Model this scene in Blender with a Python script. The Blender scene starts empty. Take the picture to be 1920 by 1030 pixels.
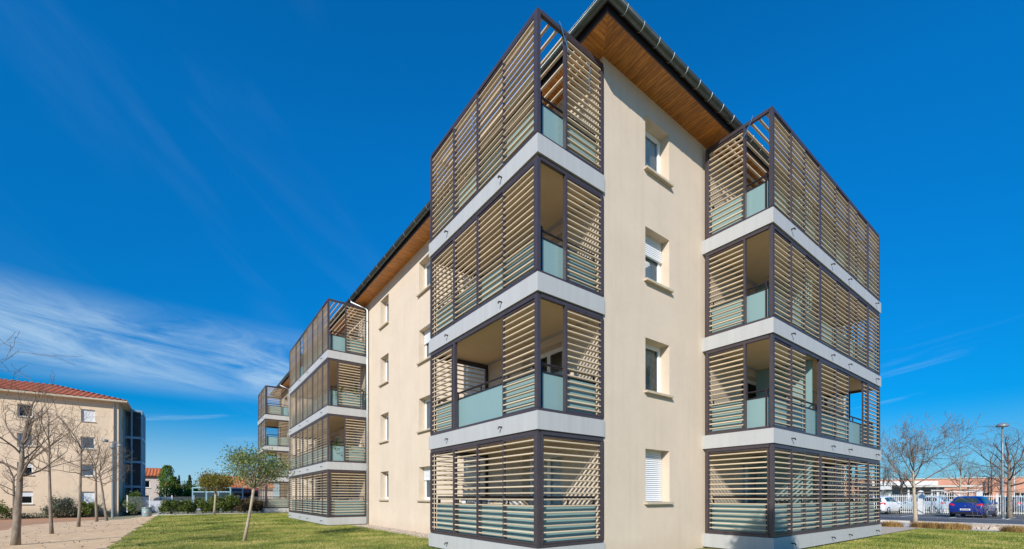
import bpy, math, random
import numpy as np
from mathutils import Vector
R_ = math.radians
random.seed(7)
scene = bpy.context.scene
C = scene.collection

# ------------------------------------------------------------------ helpers
def nrm(v):
    v = np.array(v, float); l = np.linalg.norm(v)
    return v / l if l > 1e-12 else v

class MB:
    """collects shapes; build() links them as ONE mesh object"""
    def __init__(s): s.v = []; s.f = []; s.m = []
    def add(s, verts, faces, mi=0):
        o = len(s.v); s.v.extend([tuple(map(float, p)) for p in verts])
        for f in faces: s.f.append(tuple(i + o for i in f)); s.m.append(mi)
        return s
    def box(s, x0, x1, y0, y1, z0, z1, mi=0):
        if x0 > x1: x0, x1 = x1, x0
        if y0 > y1: y0, y1 = y1, y0
        return s.add([(x0,y0,z0),(x1,y0,z0),(x1,y1,z0),(x0,y1,z0),(x0,y0,z1),(x1,y0,z1),(x1,y1,z1),(x0,y1,z1)],
                     [(0,3,2,1),(4,5,6,7),(0,1,5,4),(1,2,6,5),(2,3,7,6),(3,0,4,7)], mi)
    def prism(s, a, b, prof, up=(0,0,1), mi=0, caps=True):
        """sweep 2D profile [(side,up)] from a to b"""
        a = np.array(a, float); b = np.array(b, float); d = nrm(b - a)
        sd = nrm(np.cross(d, up)); u = np.cross(sd, d); n = len(prof)
        vs = [a + sd*p[0] + u*p[1] for p in prof] + [b + sd*p[0] + u*p[1] for p in prof]
        fs = [(i, (i+1) % n, n + (i+1) % n, n + i) for i in range(n)]
        if caps: fs += [tuple(range(n-1, -1, -1)), tuple(range(n, 2*n))]
        return s.add(vs, fs, mi)
    def bar(s, a, b, w, h, mi=0):
        d = np.array(b, float) - np.array(a, float)
        up = (0,0,1) if abs(d[2]) < .9*np.linalg.norm(d) else (0,1,0)
        return s.prism(a, b, [(-w/2,-h/2),(w/2,-h/2),(w/2,h/2),(-w/2,h/2)], up, mi)
    def tube(s, pts, rad, n=8, mi=0, cap=True):
        pts = [np.array(p, float) for p in pts]; k = len(pts)
        if not hasattr(rad, '__len__'): rad = [rad]*k
        ref = np.array([0.31, 0.21, 0.93]); vs = []
        pu = None
        for i, p in enumerate(pts):
            d = nrm(pts[min(i+1, k-1)] - pts[max(i-1, 0)])
            if pu is None:
                pu = nrm(np.cross(d, ref)) if abs(d @ nrm(ref)) < .95 else nrm(np.cross(d, (1,0,0)))
            pu = nrm(pu - d*(pu @ d)); w = np.cross(d, pu)
            for j in range(n):
                a = 2*math.pi*j/n; vs.append(p + (pu*math.cos(a) + w*math.sin(a))*rad[i])
        fs = [(i*n+j, i*n+(j+1) % n, (i+1)*n+(j+1) % n, (i+1)*n+j) for i in range(k-1) for j in range(n)]
        if cap: fs += [tuple(range(n-1, -1, -1)), tuple(range((k-1)*n, k*n))]
        return s.add(vs, fs, mi)
    def lathe(s, c, prof, n=16, mi=0):
        vs = []; 
        for r, z in prof:
            for j in range(n):
                a = 2*math.pi*j/n; vs.append((c[0]+r*math.cos(a), c[1]+r*math.sin(a), c[2]+z))
        k = len(prof)
        fs = [(i*n+j, i*n+(j+1) % n, (i+1)*n+(j+1) % n, (i+1)*n+j) for i in range(k-1) for j in range(n)]
        fs += [tuple(range(n-1, -1, -1)), tuple(range((k-1)*n, k*n))]
        return s.add(vs, fs, mi)
    def build(s, name, mats, parent=None, smooth=False, loc=None):
        me = bpy.data.meshes.new(name)
        me.from_pydata(s.v, [], s.f)
        if not isinstance(mats, (list, tuple)): mats = [mats]
        for m in mats: me.materials.append(m)
        if len(mats) > 1: me.polygons.foreach_set('material_index', s.m)
        if smooth: me.polygons.foreach_set('use_smooth', [True]*len(s.f))
        me.update()
        o = bpy.data.objects.new(name, me); C.objects.link(o)
        if parent is not None: o.parent = parent
        if loc is not None: o.location = loc
        return o

def tag(o, label=None, cat=None, group=None, kind=None):
    if label: o['label'] = label
    if cat: o['category'] = cat
    if group: o['group'] = group
    if kind: o['kind'] = kind
    return o
def empty(name, loc=(0,0,0), rz=0, label=None, cat=None, group=None):
    o = bpy.data.objects.new(name, None); C.objects.link(o)
    o.empty_display_size = .2; o.location = loc; o.rotation_euler = (0,0,rz)
    return tag(o, label, cat, group)
def copy_tree(o, parent=None):
    c = o.copy(); C.objects.link(c); c.parent = parent
    for ch in [x for x in bpy.data.objects if x.parent == o]: copy_tree(ch, c)
    return c

# ------------------------------------------------------------------ materials
def mat(name, col, rough=.6, metal=0., var=.0, vscale=3., bump=0., bscale=40., col2=None, spec=.5, streak=None, trans=0., coat=0.):
    m = bpy.data.materials.new(name); m.use_nodes = True
    nt = m.node_tree; N = nt.nodes; L = nt.links; b = N['Principled BSDF']
    b.inputs['Base Color'].default_value = (*col, 1); b.inputs['Roughness'].default_value = rough
    b.inputs['Metallic'].default_value = metal; b.inputs['Specular IOR Level'].default_value = spec
    if coat: b.inputs['Coat Weight'].default_value = coat; b.inputs['Coat Roughness'].default_value = .05
    tc = N.new('ShaderNodeTexCoord')
    if var or col2:
        no = N.new('ShaderNodeTexNoise'); no.inputs['Scale'].default_value = vscale; no.inputs['Detail'].default_value = 6
        no.inputs['Roughness'].default_value = .62
        if streak:
            mp = N.new('ShaderNodeMapping'); mp.inputs['Scale'].default_value = streak
            L.new(tc.outputs['Object'], mp.inputs['Vector']); L.new(mp.outputs[0], no.inputs['Vector'])
        else: L.new(tc.outputs['Object'], no.inputs['Vector'])
        rp = N.new('ShaderNodeValToRGB'); rp.color_ramp.elements[0].position = .3; rp.color_ramp.elements[1].position = .7
        c2 = col2 if col2 else tuple(c*(1-var) for c in col)
        c1 = col if col2 else tuple(min(1, c*(1+var)) for c in col)
        rp.color_ramp.elements[0].color = (*c2, 1); rp.color_ramp.elements[1].color = (*c1, 1)
        L.new(no.outputs['Fac'], rp.inputs[0]); L.new(rp.outputs[0], b.inputs['Base Color'])
    if bump:
        n2 = N.new('ShaderNodeTexNoise'); n2.inputs['Scale'].default_value = bscale; n2.inputs['Detail'].default_value = 4
        L.new(tc.outputs['Object'], n2.inputs['Vector'])
        bp = N.new('ShaderNodeBump'); bp.inputs['Strength'].default_value = bump; bp.inputs['Distance'].default_value = .02
        L.new(n2.outputs['Fac'], bp.inputs['Height']); L.new(bp.outputs[0], b.inputs['Normal'])
    return m

M = {}
def stucco(name, c, grime=.9):
    """rendered wall: grainy bump, faint cloudy tone, rain streaks under the eaves, soil splash near the ground"""
    m = bpy.data.materials.new(name); m.use_nodes = True
    nt = m.node_tree; N = nt.nodes; L = nt.links; b = N['Principled BSDF']; b.inputs['Roughness'].default_value = .9
    b.inputs['Specular IOR Level'].default_value = .15
    tc = N.new('ShaderNodeTexCoord'); geo = N.new('ShaderNodeNewGeometry')
    n1 = N.new('ShaderNodeTexNoise'); n1.inputs['Scale'].default_value = .7; n1.inputs['Detail'].default_value = 8; n1.inputs['Roughness'].default_value = .7
    L.new(tc.outputs['Object'], n1.inputs['Vector'])
    mp = N.new('ShaderNodeMapping'); mp.inputs['Scale'].default_value = (3.2, 3.2, .16); L.new(tc.outputs['Object'], mp.inputs['Vector'])
    n2 = N.new('ShaderNodeTexNoise'); n2.inputs['Scale'].default_value = 1.6; n2.inputs['Detail'].default_value = 5; L.new(mp.outputs[0], n2.inputs['Vector'])
    n3 = N.new('ShaderNodeTexNoise'); n3.inputs['Scale'].default_value = 95; n3.inputs['Detail'].default_value = 3; L.new(tc.outputs['Object'], n3.inputs['Vector'])
    r1 = N.new('ShaderNodeMapRange'); r1.inputs[1].default_value = .3; r1.inputs[2].default_value = .7; r1.inputs[3].default_value = .93; r1.inputs[4].default_value = 1.04
    L.new(n1.outputs['Fac'], r1.inputs[0])
    r2 = N.new('ShaderNodeMapRange'); r2.inputs[1].default_value = .5; r2.inputs[2].default_value = .75; r2.inputs[3].default_value = 1.0; r2.inputs[4].default_value = grime
    L.new(n2.outputs['Fac'], r2.inputs[0])
    r3 = N.new('ShaderNodeMapRange'); r3.inputs[1].default_value = .3; r3.inputs[2].default_value = .7; r3.inputs[3].default_value = .9; r3.inputs[4].default_value = 1.06
    L.new(n3.outputs['Fac'], r3.inputs[0])
    a = N.new('ShaderNodeMath'); a.operation = 'MULTIPLY'; L.new(r1.outputs[0], a.inputs[0]); L.new(r2.outputs[0], a.inputs[1])
    a2 = N.new('ShaderNodeMath'); a2.operation = 'MULTIPLY'; L.new(a.outputs[0], a2.inputs[0]); L.new(r3.outputs[0], a2.inputs[1])
    mx = N.new('ShaderNodeVectorMath'); mx.operation = 'SCALE'; mx.inputs[0].default_value = c; L.new(a2.outputs[0], mx.inputs['Scale'])
    # splash zone: soil thrown up on the lowest half metre, with a ragged upper edge
    sx = N.new('ShaderNodeSeparateXYZ'); L.new(geo.outputs['Position'], sx.inputs[0])
    ad = N.new('ShaderNodeMath'); ad.operation = 'MULTIPLY_ADD'; ad.inputs[1].default_value = .5; L.new(n1.outputs['Fac'], ad.inputs[0]); L.new(sx.outputs['Z'], ad.inputs[2])
    rz = N.new('ShaderNodeMapRange'); rz.inputs[1].default_value = .25; rz.inputs[2].default_value = .75; rz.inputs[3].default_value = .38; rz.inputs[4].default_value = 0
    L.new(ad.outputs[0], rz.inputs[0])
    mm = N.new('ShaderNodeMix'); mm.data_type = 'RGBA'; L.new(rz.outputs[0], mm.inputs[0]); L.new(mx.outputs[0], mm.inputs[6]); mm.inputs[7].default_value = (.46, .36, .25, 1)
    L.new(mm.outputs[2], b.inputs['Base Color'])
    bp = N.new('ShaderNodeBump'); bp.inputs['Strength'].default_value = .55; bp.inputs['Distance'].default_value = .012
    L.new(n3.outputs['Fac'], bp.inputs['Height']); L.new(bp.outputs[0], b.inputs['Normal'])
    return m
M['stucco'] = stucco('cream_stucco', (.665, .555, .44), .95)
M['stucco2'] = stucco('peach_stucco', (.74, .58, .42), .93)
M['slab'] = mat('grey_coated_fascia', (.435, .438, .438), .5, 0, .06, 2.2, .05, 30, streak=(3.5, 3.5, .22))
M['ceiling'] = mat('balcony_ceiling', (.66, .51, .33), .9, 0, .04, 2)
M['balfloor'] = mat('balcony_floor_bounce', (.62, .40, .20), .6, 0, .08, 4)  # warm floor layer added to bounce golden light into the balconies
M['frame'] = mat('plum_grey_aluminium', (.075, .06, .068), .4, .3, .12, 6)
M['slat'] = mat('beige_slat', (.60, .48, .335), .5, .0, .05, 9, spec=.4)
M['rail'] = mat('dark_rail', (.045, .038, .045), .35, .5)
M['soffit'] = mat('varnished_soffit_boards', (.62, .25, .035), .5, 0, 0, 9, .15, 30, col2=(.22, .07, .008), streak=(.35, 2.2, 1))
M['gutter'] = mat('weathered_zinc', (.075, .095, .105), .34, .6, .18, 5, .05, 20)
M['strap'] = mat('bright_zinc', (.42, .45, .46), .4, .6)
M['pipe'] = mat('zinc_pipe', (.46, .48, .47), .42, .6, .1, 4)
M['white'] = mat('white_pvc', (.82, .83, .82), .35)
M['shutter'] = mat('white_shutter_slats', (.78, .80, .82), .5)
M['sill'] = mat('cast_stone_sill', (.50, .425, .32), .85, 0, .12, 6, .2, 60)
M['dark'] = mat('dim_room', (.045, .042, .04), .9)  # near-black colour stands in for the shade of unlit rooms
M['room'] = mat('room_wall', (.35, .32, .28), .9)
M['curtain'] = mat('net_curtain', (.84, .82, .78), .9, 0, .1, 8, streak=(8, 8, .3))
M['pebble_curtain'] = mat('patterned_blind', (.66, .55, .38), .85, 0, 0, 7, .3, 7, col2=(.34, .27, .17))
M['tile'] = mat('red_roof_tile', (.62, .17, .06), .8, 0, 0, 5, .2, 25, col2=(.36, .085, .035))
M['tile2'] = mat('orange_roof_tile', (.62, .19, .06), .8, 0, 0, 4, .2, 25, col2=(.42, .10, .035))
M['bluesteel'] = mat('blue_grey_steel', (.20, .36, .48), .4, .3, .12, 3)
M['darkslat'] = mat('dark_slat', (.022, .034, .055), .4, .2)
M['bark'] = mat('pale_grey_bark', (.30, .25, .195), .9, 0, 0, 9, .6, 25, col2=(.13, .10, .075), streak=(1, 1, .35))
M['twig'] = mat('twig_bark', (.16, .12, .09), .9, 0, .2, 8)
M['twigdark'] = mat('dark_twig_bark', (.10, .075, .065), .9, 0, .2, 8)
M['lighttrunk'] = mat('smooth_young_bark', (.40, .33, .24), .85, 0, .15, 9, .4, 30)
M['whitepaint'] = mat('white_paint', (.64, .65, .65), .45, 0, .03, 3)
M['rubber'] = mat('rubber', (.018, .018, .019), .8)
M['chrome'] = mat('alloy', (.55, .56, .58), .28, .9)
M['plastic'] = mat('black_plastic', (.02, .02, .022), .5)
M['lamp_grey'] = mat('lamp_grey', (.30, .33, .34), .45, .5, .06, 3)
M['galv'] = mat('galvanised', (.42, .45, .47), .4, .7, .1, 5)
M['bluecar'] = mat('blue_car_paint', (.008, .034, .24), .28, .15, coat=.8)
M['whitecar'] = mat('white_car_paint', (.74, .76, .79), .25, 0, coat=.7)
M['greycar'] = mat('grey_car_paint', (.22, .25, .28), .3, .3, coat=.7)
M['darkcar'] = mat('dark_car_paint', (.05, .03, .045), .3, .3, coat=.7)
M['palecar'] = mat('pale_blue_car_paint', (.45, .58, .66), .3, .1, coat=.7)
M['taillight'] = mat('tail_light', (.55, .015, .02), .15, 0, coat=.6)
M['carglass'] = mat('car_glass', (.022, .05, .046), .06, 0, spec=.9)
M['plate'] = mat('number_plate', (.78, .78, .72), .4)
M['ink'] = mat('plate_ink', (.02, .02, .025), .6)
M['brick'] = mat('terracotta_cladding', (.54, .27, .185), .85, 0, .1, 1.2)
M['greywall'] = mat('grey_wall', (.24, .26, .27), .8, 0, .06, 1)
M['pinkwall'] = mat('pale_pink_render', (.62, .52, .47), .9, 0, .08, 2)
M['red'] = mat('red_awning', (.35, .03, .03), .7)
M['brightblue'] = mat('blue_tarpaulin', (.02, .12, .50), .5)
M['rope'] = mat('blue_cord', (.03, .14, .30), .7)
M['asphalt'] = mat('asphalt', (.10, .105, .115), .9, 0, .22, 1.4, .3, 60)
M['path'] = mat('dusty_gravel_path', (.82, .58, .35), .95, 0, 0, 2.2, .5, 35, col2=(.55, .37, .21))
M['soil'] = mat('reddish_soil', (.52, .265, .14), .95, 0, 0, 1.2, .5, 40, col2=(.40, .22, .125))
M['gravel'] = mat('pale_gravel', (.66, .56, .46), .95, 0, 0, 14, 1., 45, col2=(.36, .29, .23))
M['paving'] = mat('pale_paving', (.58, .52, .45), .9, 0, .12, 1.5, .3, 30)
M['earth'] = mat('far_earth', (.23, .21, .13), .95, 0, .3, .15)
M['kerb'] = mat('concrete_kerb', (.50, .48, .44), .9, 0, .1, 3)
M['marking'] = mat('road_paint', (.62, .63, .62), .8, 0, .1, 5)
M['grasssheet'] = mat('lawn_turf', (.30, .25, .075), .95, 0, 0, .55, .6, 30, col2=(.13, .165, .03))

def leafmat(name, cols, trans=.35):
    m = bpy.data.materials.new(name); m.use_nodes = True; nt = m.node_tree; N = nt.nodes; L = nt.links
    b = N['Principled BSDF']; b.inputs['Roughness'].default_value = .55; b.inputs['Specular IOR Level'].default_value = .3
    g = N.new('ShaderNodeNewGeometry'); rp = N.new('ShaderNodeValToRGB')
    e = rp.color_ramp.elements
    for i, c in enumerate(cols):
        el = e[i] if i < 2 else e.new(1.)
        el.color = (*c, 1)
    for i in range(len(cols)): e[i].position = i/(len(cols)-1)
    L.new(g.outputs['Random Per Island'], rp.inputs[0]); L.new(rp.outputs[0], b.inputs['Base Color'])
    t = N.new('ShaderNodeBsdfTranslucent'); L.new(rp.outputs[0], t.inputs['Color'])
    mx = N.new('ShaderNodeMixShader'); mx.inputs[0].default_value = trans
    L.new(b.outputs[0], mx.inputs[1]); L.new(t.outputs[0], mx.inputs[2]); L.new(mx.outputs[0], N['Material Output'].inputs[0])
    return m
M['grass'] = leafmat('grass_blade', [(.07,.11,.016), (.24,.30,.045), (.43,.42,.10), (.72,.56,.24)], .3)
def patchy(m, scale=.55):
    nt = m.node_tree; N = nt.nodes; L = nt.links; rp = [n for n in N if n.type == 'VALTORGB'][0]; g = [n for n in N if n.type == 'NEW_GEOMETRY'][0]
    no = N.new('ShaderNodeTexNoise'); no.inputs['Scale'].default_value = scale; no.inputs['Detail'].default_value = 5; no.inputs['Roughness'].default_value = .7; L.new(g.outputs['Position'], no.inputs['Vector'])
    a = N.new('ShaderNodeMath'); a.operation = 'MULTIPLY_ADD'; a.inputs[1].default_value = .55; L.new(g.outputs['Random Per Island'], a.inputs[0])
    b = N.new('ShaderNodeMath'); b.operation = 'MULTIPLY_ADD'; b.inputs[1].default_value = 2.7; b.inputs[2].default_value = -1.16; L.new(no.outputs['Fac'], b.inputs[0]); L.new(b.outputs[0], a.inputs[2]); L.new(a.outputs[0], rp.inputs[0])
patchy(M['grass'])
M['drygrass'] = leafmat('dry_grass', [(.34,.19,.06), (.50,.33,.13), (.24,.14,.05)], .3)
M['olive'] = leafmat('silvery_leaf', [(.07,.12,.04), (.14,.20,.07), (.22,.28,.12), (.34,.33,.06)])
M['hedge'] = leafmat('glossy_leaf', [(.03,.065,.012), (.085,.14,.025), (.16,.22,.045), (.27,.27,.08)])
M['hedgedry'] = leafmat('brownish_leaf', [(.10,.07,.04), (.17,.12,.07), (.07,.08,.03)])
M['cypress'] = leafmat('conifer_leaf', [(.08,.16,.03), (.16,.28,.05), (.26,.38,.07)], .45)
M['darkconifer'] = leafmat('dark_conifer_leaf', [(.05,.10,.05), (.10,.16,.07), (.15,.21,.08)], .45)
M['autumn'] = leafmat('yellow_green_leaf', [(.09,.11,.015), (.20,.19,.03), (.28,.20,.05)])
M['greyshrub'] = leafmat('grey_green_leaf', [(.10,.13,.09), (.19,.22,.16), (.06,.09,.05)])
M['plum'] = leafmat('reddish_twig', [(.20,.10,.12), (.30,.16,.19), (.14,.08,.09)])
M['farwood'] = leafmat('bare_wood_haze', [(.20,.145,.125), (.28,.21,.18), (.15,.12,.11)], .1)

def vary_islands(m, lo, hi):
    nt = m.node_tree; N = nt.nodes; L = nt.links; b = N['Principled BSDF']; g = N.new('ShaderNodeNewGeometry')
    mr = N.new('ShaderNodeMapRange'); mr.inputs[3].default_value = lo; mr.inputs[4].default_value = hi; L.new(g.outputs['Random Per Island'], mr.inputs[0])
    src = b.inputs['Base Color'].links[0].from_socket; sc = N.new('ShaderNodeVectorMath'); sc.operation = 'SCALE'
    L.new(src, sc.inputs[0]); L.new(mr.outputs[0], sc.inputs['Scale']); L.new(sc.outputs[0], b.inputs['Base Color'])
vary_islands(M['slat'], .78, 1.12)
def glassmat(name, tint, rough=.03, clear=.75, gloss=(.9,.95,1)):
    m = bpy.data.materials.new(name); m.use_nodes = True; nt = m.node_tree; N = nt.nodes; L = nt.links
    for n in list(N):
        if n.type != 'OUTPUT_MATERIAL': N.remove(n)
    out = [n for n in N if n.type == 'OUTPUT_MATERIAL'][0]
    tr = N.new('ShaderNodeBsdfTransparent'); tr.inputs[0].default_value = (*tint, 1)
    gl = N.new('ShaderNodeBsdfGlossy'); gl.inputs['Roughness'].default_value = rough; gl.inputs[0].default_value = (*gloss, 1)
    lw = N.new('ShaderNodeLayerWeight'); lw.inputs['Blend'].default_value = 1-clear
    mx = N.new('ShaderNodeMixShader'); L.new(lw.outputs['Fresnel'], mx.inputs[0]); L.new(tr.outputs[0], mx.inputs[1]); L.new(gl.outputs[0], mx.inputs[2])
    L.new(mx.outputs[0], out.inputs[0]); return m
M['glass'] = glassmat('window_glass', (.80, .84, .85), .02, .68)
def frosted():
    m = bpy.data.materials.new('frosted_guard_glass'); m.use_nodes = True; nt = m.node_tree; N = nt.nodes; L = nt.links
    b = N['Principled BSDF']; b.inputs['Base Color'].default_value = (.34, .50, .51, 1); b.inputs['Roughness'].default_value = .22
    b.inputs['Specular IOR Level'].default_value = .6
    t = N.new('ShaderNodeBsdfTranslucent'); t.inputs[0].default_value = (.42, .66, .66, 1)
    mx = N.new('ShaderNodeMixShader'); mx.inputs[0].default_value = .38
    L.new(b.outputs[0], mx.inputs[1]); L.new(t.outputs[0], mx.inputs[2]); L.new(mx.outputs[0], N['Material Output'].inputs[0]); return m
M['frosted'] = frosted()
def shuttermat():
    m = mat('roller_shutter_slats', (.76, .79, .83), .45); nt = m.node_tree; N = nt.nodes; L = nt.links
    geo = N.new('ShaderNodeNewGeometry'); sx = N.new('ShaderNodeSeparateXYZ'); L.new(geo.outputs['Position'], sx.inputs[0])
    w = N.new('ShaderNodeMath'); w.operation = 'MULTIPLY'; w.inputs[1].default_value = 2*math.pi/.052; L.new(sx.outputs['Z'], w.inputs[0])
    s = N.new('ShaderNodeMath'); s.operation = 'SINE'; L.new(w.outputs[0], s.inputs[0])
    bp = N.new('ShaderNodeBump'); bp.inputs['Distance'].default_value = .008; bp.inputs['Strength'].default_value = 1
    L.new(s.outputs[0], bp.inputs['Height']); L.new(bp.outputs[0], N['Principled BSDF'].inputs['Normal']); return m
M['rshutter'] = shuttermat()

# soffit: board joints across the overhang
def boards(m, axis, pitch=.09):
    nt = m.node_tree; N = nt.nodes; L = nt.links; b = N['Principled BSDF']
    geo = N.new('ShaderNodeNewGeometry'); sx = N.new('ShaderNodeSeparateXYZ'); L.new(geo.outputs['Position'], sx.inputs[0])
    d = N.new('ShaderNodeMath'); d.operation = 'DIVIDE'; d.inputs[1].default_value = pitch; L.new(sx.outputs[axis], d.inputs[0])
    fl = N.new('ShaderNodeMath'); fl.operation = 'FLOOR'; L.new(d.outputs[0], fl.inputs[0])
    fr = N.new('ShaderNodeMath'); fr.operation = 'FRACT'; L.new(d.outputs[0], fr.inputs[0])
    wn = N.new('ShaderNodeTexWhiteNoise'); wn.noise_dimensions = '1D'; L.new(fl.outputs[0], wn.inputs['W'])
    gt = N.new('ShaderNodeMath'); gt.operation = 'GREATER_THAN'; gt.inputs[1].default_value = .07; L.new(fr.outputs[0], gt.inputs[0])
    mr = N.new('ShaderNodeMapRange'); mr.inputs[3].default_value = .88; mr.inputs[4].default_value = 1.1; L.new(wn.outputs['Value'], mr.inputs[0])
    mu = N.new('ShaderNodeMath'); mu.operation = 'MULTIPLY'; L.new(gt.outputs[0], mu.inputs[0]); L.new(mr.outputs[0], mu.inputs[1])
    src = b.inputs['Base Color'].links[0].from_socket
    sc = N.new('ShaderNodeVectorMath'); sc.operation = 'SCALE'; L.new(src, sc.inputs[0]); L.new(mu.outputs[0], sc.inputs['Scale'])
    L.new(sc.outputs[0], b.inputs['Base Color'])
boards(M['soffit'], 'Y')
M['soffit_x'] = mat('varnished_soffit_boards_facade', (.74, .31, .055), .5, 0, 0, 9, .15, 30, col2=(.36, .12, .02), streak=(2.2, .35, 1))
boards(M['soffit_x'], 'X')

# ------------------------------------------------------------------ terrain
def sm(a, b, x):
    t = max(0., min(1., (x-a)/(b-a))); return t*t*(3-2*t)
def H(x, y):
    return -.6*sm(-24, -50, x)*sm(-8.5, -12.5, y)

def strip(name, xs, ylo, yhi, ny, m, dz, kind='structure'):
    mb = MB(); vs = []
    for x in xs:
        a, b = ylo(x), yhi(x)
        for j in range(ny+1):
            y = a + (b-a)*j/ny; vs.append((x, y, H(x, y)+dz))
    n = ny+1
    mb.add(vs, [(i*n+j, (i+1)*n+j, (i+1)*n+j+1, i*n+j+1) for i in range(len(xs)-1) for j in range(ny)])
    return tag(mb.build(name, m, smooth=True), kind=kind)
def lin(a, b, n): return [a + (b-a)*i/n for i in range(n+1)]
rng = np.random.default_rng(3)
def wob(x, s, amp): return amp*(math.sin(x*1.7*s+1)+.6*math.sin(x*3.9*s+2.2)+.45*math.sin(x*8.3*s+.4))

xs = sorted(set([-1500,-700,-300,-150,-90] + lin(-70, -10, 60) + [0, 20, 50, 100, 300, 700, 1500]))
ys = sorted(set([-1500,-600,-200,-80,-40] + lin(-26, 0, 26) + [20, 60, 120, 300, 700, 1500]))
mb = MB(); vs = [(x, y, H(x, y)-.02) for x in xs for y in ys]; n = len(ys)
mb.add(vs, [(i*n+j, (i+1)*n+j, (i+1)*n+j+1, i*n+j+1) for i in range(len(xs)-1) for j in range(len(ys)-1)])
tag(mb.build('ground', M['earth'], smooth=True), kind='structure')
PE = lambda x: -9.45 + wob(x, 1., .1)          # ragged edge between lawn and path
strip('lawn', lin(-37.5, 14, 340), PE, lambda x: 19.4 + wob(x, .8, .08), 16, M['grasssheet'], 0)
strip('path', lin(-44, 12, 260), lambda x: -14.2 + wob(x, .5, .12), lambda x: PE(x)+.15, 10, M['path'], -.006)
strip('soil_bed', lin(-56, 12, 90), lambda x: -26, lambda x: -14.0, 14, M['soil'], -.012)
strip('gravel_strip', lin(-16.2, -4.95, 90), lambda x: -.95 + wob(x, 1.6, .06), lambda x: .05, 3, M['gravel'], .012)
strip('gravel_bed', lin(-6, 1.78, 30), lambda x: 13.6, lambda x: 19.9, 6, M['gravel'], .012)
strip('footpath', lin(-30, 40, 60), lambda x: 19.3 + wob(x, .5, .05), lambda x: 25.2, 4, M['paving'], -.004)
strip('road', lin(-90, 90, 20), lambda x: 25.3, lambda x: 42.2+.45*x if -20 < x < 20 else 42, 6, M['asphalt'], -.008)
mb = MB(); mb.box(-60, 60, 25.16, 25.32, -.05, .10); tag(mb.build('kerb', M['kerb']), kind='structure')
mb = MB()
for i in range(-8, 9): mb.box(i*2.6+.62, i*2.6+.74, 34.6, 39.4, -.006, -.003)
mb.box(-30, 30, 34.45, 34.57, -.006, -.003)
tag(mb.build('road_markings', M['marking']), kind='structure')
mb = MB()
mb.box(-52, -38.0, -9.7, -9.55, H(-45,-9.6)-.1, H(-45,-9.6)+.06)
mb.box(-38.0, -37.85, -9.7, -.3, -.1, .05)
tag(mb.build('kerb', M['kerb']), kind='structure')

# ------------------------------------------------------------------ wall with window openings
class Face:
    """vertical plane: kind 'S' faces -y (u = x), 'E' faces +x (u = y), 'N' faces +y, 'W' faces -x; v is distance outward"""
    def __init__(s, kind, pos): s.k = kind; s.p = pos
    def P(s, u, v, z):
        return {'S': (u, s.p - v, z), 'E': (s.p + v, u, z), 'N': (u, s.p + v, z), 'W': (s.p - v, u, z)}[s.k]
    def box(s, mb, u0, u1, v0, v1, z0, z1, mi=0):
        a = s.P(u0, v0, z0); b = s.P(u1, v1, z1)
        mb.box(min(a[0], b[0]), max(a[0], b[0]), min(a[1], b[1]), max(a[1], b[1]), z0, z1, mi)
    def quad(s, mb, pts, flip=False, mi=0):
        f = (0,1,2,3); 
        if s.k in ('N', 'W'): flip = not flip
        if s.k == 'E' or s.k == 'W': pass
        mb.add([s.P(*p) for p in pts], [f[::-1] if flip else f], mi)
def wall(mb, F, u0, u1, z0, z1, holes, depth=.28):
    us = sorted(set([u0, u1] + [h[i] for h in holes for i in (0, 1)])); zs = sorted(set([z0, z1] + [h[i] for h in holes for i in (2, 3)]))
    for i in range(len(us)-1):
        for j in range(len(zs)-1):
            cu, cz = (us[i]+us[i+1])/2, (zs[j]+zs[j+1])/2
            if any(h[0] < cu < h[1] and h[2] < cz < h[3] for h in holes): continue
            F.quad(mb, [(us[i],0,zs[j]), (us[i+1],0,zs[j]), (us[i+1],0,zs[j+1]), (us[i],0,zs[j+1])])
    for a, b, c, d in holes:
        F.quad(mb, [(a,0,c),(b,0,c),(b,-depth,c),(a,-depth,c)], True)
        F.quad(mb, [(a,0,d),(b,0,d),(b,-depth,d),(a,-depth,d)])
        F.quad(mb, [(a,0,c),(a,-depth,c),(a,-depth,d),(a,0,d)], True)
        F.quad(mb, [(b,0,c),(b,-depth,c),(b,-depth,d),(b,0,d)])

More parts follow.
